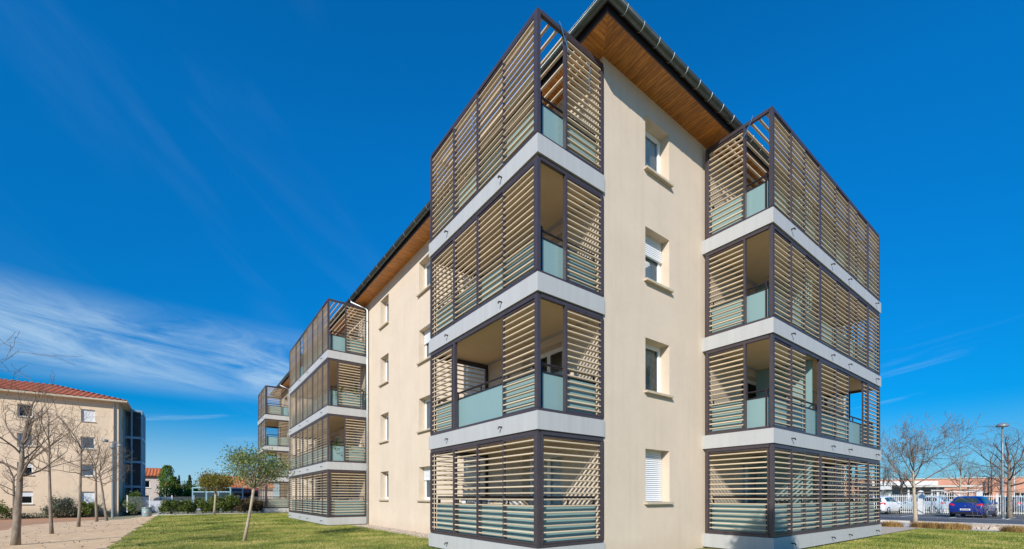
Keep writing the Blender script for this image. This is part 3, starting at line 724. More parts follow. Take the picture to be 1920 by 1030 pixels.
bush('shrub', (-54.0,-15.6,-.6), 'green shrub against the neighbour wall under the right windows', 1.1, .9, 1.5, 63, 1500, .09, 'hedge')
bush('shrub', (-52.8,-21.6,-.6), 'dark green shrub cut by the left picture edge', 1.4, 1.2, 1.5, 64, 1800, .09, 'hedge')
mbg = MB(); rg = np.random.default_rng(70)
P = np.stack([rg.uniform(-54.7,-54.0,2600), rg.uniform(-21.5,-13.6,2600), -.55+rg.random(2600)**2*.45], 1)
cloud_leaves(mbg, P, .07, .5, rg); tag(mbg.build('ground_cover', M['greyshrub']), 'low grey-green ground cover along the foot of the neighbour wall', 'ground cover', kind='stuff')

leafy_tree('shadow_caster_tree', (7.75,-3.75,0), 'unseen round crowned evergreen, added beside the camera to cast the gable tower base shadow', 6.35, 4.9, .10, (0,0), .88, .62, 77, 11000, .07, 'hedge', 'twig', nc=60)  # out-of-view tree added as the shadow caster for the tower base
def conifer(name, loc, label, r, h, seed, n, size, m, taper=1.0, col=False, group=None):
    rg = np.random.default_rng(seed); root = empty(name, loc, 0, label, 'tree', group)
    t = MB(); t.tube([(0,0,-.05), (0,0,h*.9)], [.12, .02], 6); t.build('trunk', M['twigdark'], root)
    mb = MB(); k = n
    z = rg.random(k)**(.8 if col else 1.1)
    if col: prof = np.sqrt(np.clip(1-((z-.38)/.66)**2, .02, 1))
    else: prof = (1-z)**taper*.95+.05
    a = rg.uniform(0, 6.283, k); lob = 1+.22*np.sin(a*3+z*17)+.15*np.sin(a*5-z*29)
    rr = r*prof*lob*rg.uniform(.45, 1.05, k)
    P = np.stack([rr*np.cos(a), rr*np.sin(a), h*(.04+.96*z)], 1)
    cloud_leaves(mb, P, size, .45, rg); mb.build('crown', M[m], root); return root
conifer('cypress_tree', (-78,-9.94,0), 'tallest bright green cypress beside the pink village house', 1.09, 6.20, 1, 2600, .16, 'cypress', col=True)
conifer('cypress_tree', (-78,-9.09,0), 'shorter slim cypress leaning on the tallest one', 0.69, 4.51, 2, 1300, .14, 'cypress', col=True)
G_C = 'dark conifers behind the glazed shelter'
conifer('conifer_tree', (-78,-8.45,0), 'narrow dark spire conifer standing alone above the fence', 0.48, 4.73, 3, 900, .14, 'darkconifer', group=G_C)
conifer('conifer_tree', (-78,-7.16,0), 'dark conifer just left of the yellowish trees', 0.98, 4.77, 4, 1300, .16, 'darkconifer', group=G_C)
conifer('conifer_tree', (-78,-4.98,0), 'dark pointed conifer behind the yellowish trees', 0.87, 4.66, 5, 1200, .16, 'darkconifer', group=G_C)
conifer('conifer_tree', (-78,-3.73,0), 'dark conifer nearest the orange roofed house', 0.72, 4.93, 6, 1200, .16, 'darkconifer', group=G_C)
bush('garden_tree', (-78,-8.18,0), 'rounded dark green garden tree right of the cypresses', 1.44, 1.44, 3.30, 71, 1800, .15, 'hedge', cat='tree')
bush('garden_tree', (-78,-6.75,0), 'low green garden tree behind the grey fence', 1.32, 1.32, 3.06, 72, 1700, .15, 'cypress', cat='tree')
bush('garden_tree', (-78,-4.62,0), 'yellowish green garden tree above the glazed shelter', 1.85, 1.73, 4.83, 73, 2400, .15, 'autumn', cat='tree')
bush('blossom_tree', (5.6,44.5,0), 'pinkish budding small tree at the right picture edge behind the lamp', 1.3, 1.3, 3.9, 75, 1500, .05, 'plum', cat='tree', stems=16)

# far wood, a mass of bare crowns
mb = MB(); rg = np.random.default_rng(9)
for i in range(60):
    t = i/59; x = -30+75*t+rg.normal()*1.5; y = 118-6*t+rg.normal()*3; hh = 6.2+rg.random()*1.8
    mb.tube([(x,y,-.1), (x,y,hh*.75)], [.12,.04], 4)
    P = np.array([x,y,hh*.66])+rg.normal(size=(150,3))*np.array([1.3,1.3,hh*.17]); cloud_leaves(mb, P, .22, .09, rg)
tag(mb.build('far_wood', M['farwood']), 'brownish line of bare trees far behind the low buildings', 'woodland', kind='stuff')

# ------------------------------------------------------------------ neighbour block (left)
NX, NY, NZ, NT = -55., -13.33, -.62, 11.0
nb = empty('neighbour_building', (0,0,0), 0, 'peach rendered apartment block with red tiled hip roof behind bare trees', 'apartment building')
FE2, FN2 = Face('E', NX), Face('N', NY)
nw = [(-20.56,-19.52), (-16.18,-15.15), (-25.2,-24.1), (-29.6,-28.5)]
nz = [(.75+k*2.8, 1.98+k*2.8) for k in range(4)]
mb = MB(); nh = [(a,b,c,d) for a,b in nw for c,d in nz]
wall(mb, FE2, -46, NY, NZ-.4, NT+.35, nh, .2)
nsw = [(-59.0,-58.2, c, d) for c, d in nz]
wall(mb, FN2, -67, NX, NZ-.4, NT+.35, nsw, .2)
wall(mb, Face('W', -67), -46, NY, NZ-.4, NT+.35, []); wall(mb, Face('S', -46), -67, NX, NZ-.4, NT+.35, [])
mb.build('wall', M['stucco2'], nb)
mb = MB(); mb.box(-66,-56,-45,NY-.9,NZ,NT); mb.build('room_core', M['dark'], nb)  # solid dark box behind the windows, room shade put into its colour
for i, (a,b,c,d) in enumerate(nh):
    st = 'shut' if i in (4, 7) else 'half' if i in (0, 1) else 'casement'
    window(FE2, a, b, c, d, nb, st, .2, True, 1, 'plain' if i in (2, 5, 6) else None)
for h_ in nsw: window(FN2, *h_, nb, 'casement', .2, True)
mb = MB(); o = .62
ex0, ex1, ey0, ey1 = -67-o, NX+o, -46-o, NY+o; ez = NT+.35
mb.box(ex0, ex1, ey0, ey1, ez, ez+.06); mb.build('soffit', M['stucco2'], nb)
mb = MB()
mb.box(ex1, ex1+.12, ey0-.12, ey1+.12, ez+.01, ez+.17); mb.box(ex0-.12, ex1, ey1, ey1+.12, ez+.01, ez+.17)
mb.box(ex0-.12, ex0, ey0-.12, ey1, ez+.01, ez+.17); mb.box(ex0, ex1, ey0-.12, ey0, ez+.01, ez+.17)
mb.build('gutter', M['sill'], nb)
mb = MB(); tz = ez+.2; W_ = (ex1-ex0)/2
tile_plane(mb, (ex1+.1,ey0,tz), (ex1+.1,ey1+.1,tz), (-1,0,0), .31, W_*.31, 1, 1, .46, .09)
tile_plane(mb, (ex1+.1,ey1+.1,tz), (ex0,ey1+.1,tz), (0,-1,0), .31, W_*.31, 1, 1, .46, .09)
tile_plane(mb, (ex0,ey1+.1,tz), (ex0,ey0,tz), (1,0,0), .31, W_*.31, 1, 1, .30, .05)
tile_plane(mb, (ex0,ey0,tz), (ex1+.1,ey0,tz), (0,1,0), .31, W_*.31, 1, 1, .30, .05)
mb.build('roof', M['tile'], nb, smooth=True)
mb = MB(); mb.tube([(NX+.5,NY-.35,ez+.02), (NX+.1,NY-.35,ez-.35), (NX+.1,NY-.35,NZ)], .06, 8); mb.build('downpipe', M['pipe'], nb, smooth=True)
# blue louvred stair tower at its end
tx, ty0, ty1, txb = -59.6, NY+.02, -11.75, -64.5
lt = MB(); levels = [-.6, 2.62, 5.45, 8.25, 11.35]
for (x, y) in ((tx,ty0+.06), (tx,-12.62), (tx,ty1), (-61.2,ty1), (-62.8,ty1), (txb,ty1), (txb,ty0+.06)): lt.box(x-.07, x+.07, y-.07, y+.07, -.6, 11.45)
for z_ in levels[1:]:
    lt.box(tx-.06, tx+.06, ty0+.12, ty1-.07, z_-.13, z_+.13); lt.box(txb+.07, tx-.07, ty1-.06, ty1+.06, z_-.13, z_+.13)
lt.build('tower_frame', M['bluesteel'], nb)
for za, zb in zip(levels[:-1], levels[1:]):
    for (ya, yb) in ((ty0+.13,-12.69), (-12.55,ty1-.07)):
        mb = MB(); n = 22
        for i in range(n): z_ = za+.2+(zb-za-.4)*(i+.5)/n; mb.box(tx-.045, tx+.02, ya, yb, z_-.03, z_+.02)
        mb.build('louvre_panel', M['darkslat'], nb)
    for (xa, xb) in ((txb+.07,-62.87), (-62.73,-61.27), (-61.13,tx-.07)):
        mb = MB(); n = 22
        for i in range(n): z_ = za+.2+(zb-za-.4)*(i+.5)/n; mb.box(xa, xb, ty1-.02, ty1+.045, z_-.03, z_+.02)
        mb.build('louvre_panel', M['bluesteel'], nb)
mb = MB()
for z_ in levels: mb.box(txb+.1, tx-.1, ty0+.1, ty1-.1, z_-.06, z_+.06)
mb.box(txb-.1, txb-.02, ty0, ty1, -.6, 11.3)
mb.build('tower_floor', M['greywall'], nb)

# ------------------------------------------------------------------ village houses
def house(name, label, cx, cy, rz, L_, W_, hw, slope, wallm, tilem, wins):
    root = empty(name, (cx,cy,0), rz, label, 'house')
    F = Face('E', W_/2); mb = MB()
    wall(mb, F, -L_/2, L_/2, -.2, hw, wins, .15)
    wall(mb, Face('W', -W_/2), -L_/2, L_/2, -.2, hw, [])
    for s in (-1, 1):
        y = s*L_/2; rid = hw+W_/2*slope
        mb.add([(-W_/2,y,-.2),(W_/2,y,-.2),(W_/2,y,hw),(0,y,rid),(-W_/2,y,hw)], [(0,1,2,3,4)])
    mb.build('wall', wallm, root)
    mb = MB(); mb.box(-W_/2+.5, W_/2-.5, -L_/2+.5, L_/2-.5, 0, hw-.1); mb.build('room_core', M['dark'], root)
    mb = MB(); o = .4; r_ = (W_/2+o)*slope
    tile_plane(mb, (W_/2+o,-L_/2-.3,hw-o*slope+.12), (W_/2+o,L_/2+.3,hw-o*slope+.12), (-1,0,0), slope, r_, 0, 0, .42, .07)
    tile_plane(mb, (-W_/2-o,L_/2+.3,hw-o*slope+.12), (-W_/2-o,-L_/2-.3,hw-o*slope+.12), (1,0,0), slope, r_, 0, 0, .42, .07)
    mb.box(-W_/2-o, W_/2+o, -L_/2-.3, L_/2+.3, hw-o*slope-.04, hw-o*slope+.03)
    mb.build('roof', tilem, root, smooth=True)
    for w in wins:
        window(F, *w, root, 'casement', .15, True, 2)
    return root
rzv = R_(0)
house('village_house', 'pale pink two storey village house with orange tiles beside the blue stair tower', -90, -15.9, 0, 9.6, 8, 4.9, .33, M['pinkwall'], M['tile2'],
      [(1.6,3.6,2.9,4.1), (1.6,3.6,.5,1.7), (-2,-.2,2.9,4.1)])
house('bungalow', 'low house with broad orange tiled roof behind the young lawn tree', -86, .0, 0, 9.6, 10, 3.0, .40, M['pinkwall'], M['tile2'], [(-3.6,-2.0,1.0,2.2)])
house('village_house', 'distant pinkish house barely showing above the garden trees', -140, -14.5, 0, 10, 8, 4.2, .3, M['pinkwall'], M['tile2'], [])
mb = MB(); aw = empty('awning', (0,0,0), 0, 'dark red awning under the orange roofed house', 'awning')
mb.add([(-73.6,-2.6,2.2),(-73.6,1.9,2.2),(-74.9,1.9,2.75),(-74.9,-2.6,2.75),(-73.6,-2.6,1.95),(-73.6,1.9,1.95)], [(0,1,2,3),(4,5,1,0)]); mb.build('canopy', M['red'], aw)
mb = MB(); [mb.box(-73.7,-73.62,y,y+.06,0,2.2) for y in (-2.6, 1.8)]; mb.build('post', M['lamp_grey'], aw)
mb = MB(); mb.box(-74.95,-74.9,-2.6,1.9,0,2.6); mb.build('dark_back_panel', M['dark'], aw)  # near-black panel closing the back of the awning

# glazed shelter
sh = empty('glazed_shelter', (0,0,0), 0, 'pale blue steel framed glazed shelter behind the hedge', 'shelter')
a, b = np.array([-47.8,-7.1]), np.array([-45.5,-4.05]); dv = (b-a)/np.linalg.norm(b-a); nv = np.array([-dv[1], dv[0]])*-1
if nv[0] > 0: nv = -nv
mb = MB()
for t in (0, .36, .68, 1):
    for q in (0, 2.0):
        p = a+(b-a)*t+nv*q; mb.bar((p[0],p[1],-.1), (p[0],p[1],2.42), .11, .11)
for z_ in (2.36, 1.95):
    for q in (0, 2.0): mb.bar((*(a+nv*q),z_), (*(b+nv*q),z_), .07, .08)
for t in (0, .36, .68, 1): p = a+(b-a)*t; q = p+nv*2.0; mb.bar((*p,2.36), (*q,2.36), .07, .08)
mb.build('shelter_frame', mat('pale_blue_steel', (.30,.47,.55), .4, .2), sh)
for t0, t1 in ((0,.36),(.36,.68),(.68,1)):
    for q in (0, 2.0):
        p, r = a+(b-a)*(t0+.03)+nv*q, a+(b-a)*(t1-.03)+nv*q
        mb = MB(); mb.add([(*p,.25),(*r,.25),(*r,1.9),(*p,1.9)], [(0,1,2,3)]); mb.build('glass_panel', glassmat('smoked_glass', (.42,.42,.50), .1, .5) if 'smoked_glass' not in bpy.data.materials else bpy.data.materials['smoked_glass'], sh)
mb = MB(); mb.add([(*a,2.41),(*b,2.41),(*(b+nv*2.1),2.41),(*(a+nv*2.1),2.41)], [(0,1,2,3)]); mb.build('shelter_roof', bpy.data.materials['smoked_glass'], sh)

# mesh fence on the left
mf = empty('mesh_fence', (0,0,0), 0, 'grey wire mesh fence with white posts behind the hedge', 'fence')
fa, fb = np.array([-54.6,-12.6]), np.array([-45.2,.6]); mb = MB()
L_ = np.linalg.norm(fb-fa); 
for i in range(int(L_/.1)): p = fa+(fb-fa)*i*.1/L_; mb.bar((*p,0),(*p,1.45), .008, .008)
for j in range(13): mb.bar((*fa,.1+j*.11), (*fb,.1+j*.11), .012, .012)
mb.build('mesh_panel', M['galv'], mf)
for i in range(8): p = fa+(fb-fa)*i/7; mb = MB(); mb.box(p[0]-.05,p[0]+.05,p[1]-.05,p[1]+.05,-.2,1.6); mb.build('post', M['whitepaint'], mf)
mb = MB(); mb.add([(-56.4,-13.0,-.3),(-47.0,.2,-.3),(-47.0,.2,1.15),(-56.4,-13.0,1.15)], [(0,1,2,3),(3,2,1,0)])
mb = MB(); mb.prism((-57.4,-13.4,.42), (-48.2,-.2,.42), [(-.08,-.6),(.08,-.6),(.08,.6),(-.08,.6)])
tag(mb.build('boundary_wall', mat('pale_grey_render', (.42,.44,.50), .9, 0, .06, 1)), 'low pale grey boundary wall behind the mesh fence', 'wall')

# ------------------------------------------------------------------ cars
def car(label, loc, rz, paint, L_=4.35, W_=1.78, H_=1.48, kind='hatch', plate=True):
    root = empty('parked_car', loc, rz, label, 'car'); hw = W_/2
    # station: y, z bottom, z belt, z top, half width belt, half width top
    S = [(-.5,.42,.62,.64,.80,.74), (-.492,.30,.80,.83,.90,.80), (-.47,.24,.95,1.00,.955,.80), (-.44,.20,.985,1.16,.975,.76), (-.38,.17,1.0,1.36,.99,.72),
         (-.30,.16,.995,1.45,1,.72), (-.15,.16,.98,1.48,1,.72), (.0,.16,.96,1.47,1,.72), (.09,.16,.945,1.40,1,.71), (.17,.16,.93,1.20,.995,.74), (.245,.16,.915,.97,.985,.80),
         (.33,.17,.87,.92,.97,.78), (.41,.19,.80,.84,.94,.74), (.465,.22,.70,.74,.88,.68), (.492,.28,.58,.62,.80,.62), (.5,.36,.48,.50,.72,.58)]
    rings = []
    for y, zb, zk, zt, wb, wt in S:
        k = H_/1.48; y *= L_; zb, zk, zt = zb*k, zk*k, zt*k; wb *= hw; wt *= hw
        half = [(wb*.86, zb), (wb*.965, zb+.10*(zk-zb)+.02), (wb*.995, zb+.45*(zk-zb)), (wb, zb+.72*(zk-zb)), (wb*.965, zk), (wt*1.0+.0, zt-.035 if zt-zk > .1 else zt-.008), (wt*.82, zt+.0), (wt*.4, zt+.018)]
        rings.append([(x, y, z_) for x, z_ in half] + [(-x, y, z_) for x, z_ in reversed(half)])
    n = 16; vs = [p for r in rings for p in r]; m_ = len(rings)
    fs = [(i*n+j, i*n+(j+1) % n, (i+1)*n+(j+1) % n, (i+1)*n+j) for i in range(m_-1) for j in range(n)] + [tuple(range(n-1,-1,-1)), tuple(range((m_-1)*n, m_*n))]
    mb = MB(); mb.add(vs, fs); body = mb.build('body', paint, root, smooth=True)
    md = body.modifiers.new('wn', 'WEIGHTED_NORMAL') if False else None
    R3 = [[np.array(p) for p in r] for r in rings]
    def patch(i0, i1, j0, j1, name, m, shr=(.1,.1,.12,.12), off=.006, par=None):
        """overlay following the body between stations i0..i1, ring points j0..j1"""
        mb = MB(); P = []
        nst = i1-i0
        for i in range(nst+1):
            a0 = R3[i0+i][j0]; b0 = R3[i0+i][j1]
            s0 = a0+(b0-a0)*shr[0]; s1 = b0+(a0-b0)*shr[1]; P.append([s0, s1])
        P[0] = [P[0][q]+(P[1][q]-P[0][q])*shr[2] for q in (0,1)]; P[-1] = [P[-1][q]+(P[-2][q]-P[-1][q])*shr[3] for q in (0,1)]
        out = []
        for i, (s0, s1) in enumerate(P):
            t = (P[min(i+1,nst)][0]-P[max(i-1,0)][0]); nn = nrm(np.cross(t, s1-s0)); c = (s0+s1)/2-np.array([0,0,.8])
            if nn@c < 0: nn = -nn
            out += [s0+nn*off, s1+nn*off]
        mb.add(out, [(2*i,2*i+1,2*i+3,2*i+2) for i in range(nst)]); return mb.build(name, m, par or root)
    g = M['carglass']
    for s in (0, 1):
        j0, j1 = (4,5) if s == 0 else (11,10)
        patch(4, 6, j0, j1, 'side_window', g, (.12,.12,.25,.06)); patch(6, 8, j0, j1, 'side_window', g, (.12,.12,.06,.06)); patch(8, 10, j0, j1, 'side_window', g, (.12,.16,.08,.35))
    def wide(i0, i1, name, e, t0, t1, nn):
        rows = []; nn = nrm(nn)
        for q in range(5):
            f = i0+(i1-i0)*(t0+(t1-t0)*q/4); i = min(i1-1, int(f)); fr = f-i; row = []
            for j in range(5, 11): p = R3[i][j]+(R3[i+1][j]-R3[i][j])*fr; p = p*np.array([e,1,1])+nn*.012; row.append(p)
            rows += row
        mb = MB(); mb.add(rows, [(r*6+c, r*6+c+1, (r+1)*6+c+1, (r+1)*6+c) for r in range(4) for c in range(5)]); return mb.build(name, g, root)
    # rear window and windscreen
    def cross(i0, i1, name, jl=5, jr=10, e=(.1,.12), off=.008, lo=0., hi=1.):
        A0, A1, B0, B1 = R3[i0][jl], R3[i0][jr], R3[i1][jl], R3[i1][jr]
        q = [A0+(A1-A0)*e[0], A1+(A0-A1)*e[0], B1+(B0-B1)*e[1], B0+(B1-B0)*e[1]]
        q = [q[0]+(q[3]-q[0])*lo, q[1]+(q[2]-q[1])*lo, q[1]+(q[2]-q[1])*hi, q[0]+(q[3]-q[0])*hi]
        nn = nrm(np.cross(q[1]-q[0], q[3]-q[0])); 
        if nn[2] < 0: nn = -nn
        q = [p+nn*(off+.02) for p in q]
        mb = MB(); mb.add(q, [(0,1,2,3)]); return mb.build(name, g, root)
    wide(2, 4, 'rear_window', .90, .06, .90, (0,-.8,.6)); wide(8, 10, 'windscreen', .90, .05, .95, (0,.5,.85))
    k = H_/1.48
    for s in (-1, 1):
        mb = MB(); x0_, x1_ = s*hw*.60, s*hw*.945; yb = -L_*.497
        mb.add([(x0_,yb-.004,.80*k),(x1_,yb+.07,.76*k),(s*hw*.975,yb+.26,.80*k),(s*hw*.965,yb+.24,.95*k),(s*hw*.90,yb+.07,.98*k),(x0_*1.02,yb+.05,.92*k),
                (x0_,yb+.16,.80*k),(x1_,yb+.2,.76*k),(s*hw*.93,yb+.3,.80*k),(s*hw*.92,yb+.3,.95*k),(s*hw*.88,yb+.24,.98*k),(x0_*1.02,yb+.2,.92*k)],
               [(0,1,4,5),(1,2,3,4),(6,11,10,7),(7,10,9,8),(0,6,7,1),(1,7,8,2),(2,8,9,3),(3,9,10,4),(4,10,11,5),(5,11,6,0)])
        mb.build('tail_light', M['taillight'], root)
        mb = MB(); mb.add([(s*hw*.52,L_*.482,.60*k),(s*hw*.80,L_*.468,.62*k),(s*hw*.90,L_*.43,.74*k),(s*hw*.62,L_*.462,.70*k)], [(0,1,2,3)]); mb.build('headlight', M['plate'], root)
        mb = MB(); mb.box(s*hw*1.0, s*(hw+.17), L_*.14, L_*.14+.10, .93*k, 1.05*k); mb.build('mirror', paint, root)
        for yy in (-L_*.30, L_*.315):
            x = s*(hw-.10); mb = MB(); pts = [(s*.0,0)]
            ry = .315; 
            def ring(r, xx): return [(xx, yy+r*math.cos(q*math.pi/12), ry+r*math.sin(q*math.pi/12)) for q in range(24)]
            vs = ring(.2, x-s*.09)+ring(.30, x-s*.10)+ring(ry, x-s*.07)+ring(ry, x+s*.07)+ring(.30, x+s*.105)+ring(.21, x+s*.10)+ring(.2, x+s*.05)
            fs = [(i*24+j, i*24+(j+1) % 24, (i+1)*24+(j+1) % 24, (i+1)*24+j) for i in range(6) for j in range(24)]
            mb.add(vs, fs); wh = mb.build('wheel', M['rubber'], root, smooth=True)
            mb = MB(); mb.add(ring(.205, x+s*.06), [tuple(range(24))])
            for q in range(5):
                a = q*2*math.pi/5; mb.bar((x+s*.085, yy, ry), (x+s*.085, yy+.2*math.cos(a), ry+.2*math.sin(a)), .05, .02)
            mb.lathe((0,0,0), [(0,0)], 3) if False else None
            mb.build('rim', M['chrome'], wh)
    yb = -L_*.5
    mb = MB(); mb.box(-.26, .26, yb-.012, yb+.02, .50*k, .61*k, 0)
    for i in range(7): mb.box(-.20+.06*i, -.165+.06*i, yb-.016, yb-.011, .525*k, .585*k, 1)
    mb.build('number_plate', [M['plate'], M['ink']], root)
    mb = MB(); mb.prism((-hw*.72, yb+.03, .33*k), (hw*.72, yb+.03, .33*k), [(-.06,-.06),(.02,-.06),(.04,.05),(-.06,.05)]); mb.build('bumper', M['plastic'], root)
    mb = MB(); mb.tube([(0,yb+.035,.80*k),(0,yb+.015,.80*k)], .045, 12); mb.build('emblem', M['chrome'], root)
    mb = MB(); mb.bar((0,yb+.3,1.02*k),(.3,yb+.42,1.14*k), .02, .02); mb.build('wiper', M['plastic'], root)
    return root
car('dark blue hatchback parked with its back to the lawn, red tail lights', (1.35, 38.6, 0), R_(-4), M['bluecar'], 4.4, 1.84, 1.5)
car('white hatchback half hidden by the slatted balcony corner', (-4.35, 40.6, 0), R_(-6), M['whitecar'], 4.1, 1.76, 1.5)
car('pale blue car behind the white sliding gate', (-3.1, 47.5, 0), R_(75), M['palecar'], 4.2, 1.76, 1.5)
car('silver blue car behind the fence at the right picture edge', (5.2, 47.0, 0), R_(80), M['palecar'], 4.4, 1.78, 1.45)
car('dark green car behind the fence, seen over the bonnet of the blue car', (2.0, 52, 0), R_(40), M['greycar'], 4.2, 1.76, 1.5)
car('grey car parked behind the mesh fence by the blue stair tower', (-60.5, -12.2, 0), R_(60), M['greycar'], 4.2, 1.76, 1.5)
car('dark plum car glimpsed over the hedge behind the mesh fence', (-60.5, -9.6, -.1), R_(75), M['darkcar'], 4.0, 1.7, 1.5)
car('bright blue car under the dark red awning', (-70.5, -1.2, 0), R_(30), mat('bright_blue_paint', (.02,.13,.52), .35, .1, coat=.5), 4.1, 1.7, 1.5)

# ------------------------------------------------------------------ white fence and buildings on the right
wf = empty('white_fence', (0,0,0), 0, 'white vertical bar fence behind the parked cars', 'fence')
def FL(x): return 43.3+.50*x
def fence(x0, x1, h, parent, pitch=.13, name='bar_panel', z0=.05):
    mb = MB(); L_ = math.hypot(x1-x0, FL(x1)-FL(x0)); n = int(L_/pitch)
    for i in range(n+1):
        x = x0+(x1-x0)*i/n; y = FL(x); mb.box(x-.013, x+.013, y-.013, y+.013, z0, h)
    for zz in (z0+.12, h-.12): mb.bar((x0,FL(x0),zz), (x1,FL(x1),zz), .03, .045)
    return mb.build(name, M['whitepaint'], parent)
for x in lin(-10, 16, 13): mb = MB(); mb.box(x-.045, x+.045, FL(x)-.045, FL(x)+.045, -.05, 1.72); mb.build('post', M['whitepaint'], wf)
for i in range(13):
    a, b = -10+2*i+.06, -10+2*(i+1)-.06
    fence(a, b, 1.62, wf)
sg = empty('sliding_gate', (0,.25,0), 0, 'tall white sliding gate leaf behind the blue car', 'gate')
fence(-1.55, .95, 2.0, sg, .15, 'gate_leaf', .25); mb = MB(); mb.box(-1.6,-1.5,FL(-1.55)-.05,FL(-1.55)+.05,.2,2.05); mb.box(.92,1.0,FL(.96)-.05,FL(.96)+.05,.2,2.05); mb.bar((-1.5,FL(-1.5),2.0),(.92,FL(.92),2.0),.05,.06); mb.bar((-1.5,FL(-1.5),.28),(.92,FL(.92),.28),.05,.1); mb.build('gate_frame', M['whitepaint'], sg)
for x, l in ((-2.15, 'wide white gate pillar left of the sliding gate'), (1.1, 'white gate pillar above the blue car bonnet')):
    p = MB(); y = FL(x)-.1; p.box(x-.16, x+.16, y-.16, y+.16, -.05, 1.85); p.lathe((x,y,1.85), [(.2,0),(.2,.05),(.12,.12),(0.01,.16)], 12)
    tag(p.build('gate_pillar', M['whitepaint']), l, 'pillar')
# low buildings: local frame along the street behind
def lowbox(name, p0, p1, depth, h, m, label, cat, extra=None):
    p0 = np.array(p0, float); p1 = np.array(p1, float); d = (p1-p0)/np.linalg.norm(p1-p0); nv = np.array([-d[1], d[0]])
    if nv[1] < 0: nv = -nv
    root = empty(name, (p0[0],p0[1],0), math.atan2(d[1],d[0]), label, cat); L_ = np.linalg.norm(p1-p0)
    return root, L_
r_, L_ = lowbox('terracotta_building', (-22,72), (22,86), 8, 3.9, None, 'long low terracotta red building with pale plinth behind the fence', 'building')
mb = MB(); Fs = Face('S', 0.)
wn = [(3+i*3.4, 4.2+i*3.4, 1.0, 2.0) for i in range(12)]
wall(mb, Fs, 0, L_, 1.9-1.9+0., 3.95, wn, .2)
mb.add([(0,0,0),(0,9,0),(0,9,3.95),(0,0,3.95)], [(0,1,2,3)]); mb.add([(L_,0,0),(L_,9,0),(L_,9,3.95),(L_,0,3.95)], [(0,1,2,3)])
mb.build('wall', M['brick'], r_)
mb = MB(); mb.box(-.1, L_+.1, -.1, 9, 3.95, 4.08); mb.build('roof', M['kerb'], r_)
mb = MB(); mb.box(.5, L_-.5, .9, 8.5, 0, 3.8); mb.build('room_core', M['dark'], r_)
mb = MB(); mb.box(.0, L_, -.03, -.003, 0, .9); mb.build('plinth', M['pinkwall'], r_)
for a, b, c, d in wn:
    mb = MB(); Fs.quad(mb, [(a,-.14,c),(b,-.14,c),(b,-.14,d),(a,-.14,d)]); w = mb.build('window', M['glass'], r_)
    mb = MB(); mb.box(a, b, .08, .12, c, c+.06); mb.box(a, b, .08, .12, d-.06, d); mb.box((a+b)/2-.03, (a+b)/2+.03, .08, .12, c+.06, d-.06); mb.build('window_frame', M['white'], w)
r_, L_ = lowbox('entrance_pavilion', (-10.6,64), (-3.6,68.5), 6, 3.5, None, 'grey entrance pavilion with thick white flat roof slab', 'building')
mb = MB(); mb.box(.4, L_-.6, 1.2, 6, 0, 2.75); mb.build('wall', M['greywall'], r_)
mb = MB(); mb.box(-.2, L_*.78, -.2, 6.4, 2.9, 3.42); mb.build('roof', M['whitepaint'], r_)
mb = MB(); mb.box(L_*.3, L_+2.2, -.5, 6.2, 2.66, 2.86); mb.build('canopy', M['kerb'], r_)
for x in (.6, L_*.45, L_*.8): mb = MB(); mb.tube([(x,.3,0),(x,.3,2.7)], .11, 10); mb.build('column', M['whitepaint'], r_)
mb = MB(); Fs.quad(mb, [(L_*.55,-1.16,.05),(L_*.75,-1.16,.05),(L_*.75,-1.16,2.2),(L_*.55,-1.16,2.2)]); mb.build('door', M['glass'], r_)
mb = MB(); Fs.quad(mb, [(1.2,-1.16,1.),(3.2,-1.16,1.),(3.2,-1.16,2.2),(1.2,-1.16,2.2)]); mb.build('window', M['glass'], r_)
gw = MB(); gw.prism((3.3,50.5,.75), (16,56.5,.75), [(-.1,-.85),(.1,-.85),(.1,.85),(-.1,.85)])
tag(gw.build('garden_wall', M['stucco2']), 'cream garden wall behind the fence at the right picture edge', 'wall')
bb = empty('blue_container', (9.5,60,0), R_(20), 'dark blue box container above the garden wall at the right edge', 'container')
mb = MB(); mb.box(-2.5, 2.5, -1, 1, 0, 3.1)
for i in range(16): mb.box(-2.4+.3*i, -2.25+.3*i, -1.04, -1.0, .15, 2.95)
mb.build('shell', mat('dark_blue_steel', (.03,.07,.15), .5), bb)
mb = MB(); mb.box(.4, 2.2, -1.06, -1.041, .1, 2.6); mb.build('door', mat('blue_steel_door', (.05,.10,.2), .5), bb)

# ------------------------------------------------------------------ lamps, signs, bin
def mushroom(loc, h, label, r=.42):
    root = empty('street_lamp', loc, 0, label, 'street lamp')
    mb = MB(); mb.tube([(0,0,-.03),(0,0,.5),(0,0,h*.6),(0,0,h-.25)], [.08,.075,.06,.045], 12); mb.lathe((0,0,0), [(.13,0),(.13,.04),(.10,.06)], 12)
    mb.build('pole', M['lamp_grey'], root, smooth=True)
    mb = MB(); mb.lathe((0,0,h-.26), [(.05,0),(.06,.08),(r*.9,.11),(r,.15),(r*.97,.20),(r*.7,.30),(r*.3,.36),(.02,.37)], 24); mb.build('lamp_head', M['lamp_grey'], root, smooth=True)
    mb = MB(); mb.lathe((0,0,h-.17), [(.05,-.02),(r*.7,.0),(r*.7,.01),(.02,.02)], 20); mb.build('diffuser', M['white'], root); return root
mushroom((3.07,35.2,0), 6.2, 'grey street lamp with mushroom head at the right, before a bare tree', .32)
mushroom((-9.8,70,0), 6.3, 'small far street lamp behind the white car', .5)
fp = empty('floodlight_pole', (-50.0,-13.3,-.6), 0, 'grey pole with two round floodlights by the neighbour building corner', 'floodlight pole')
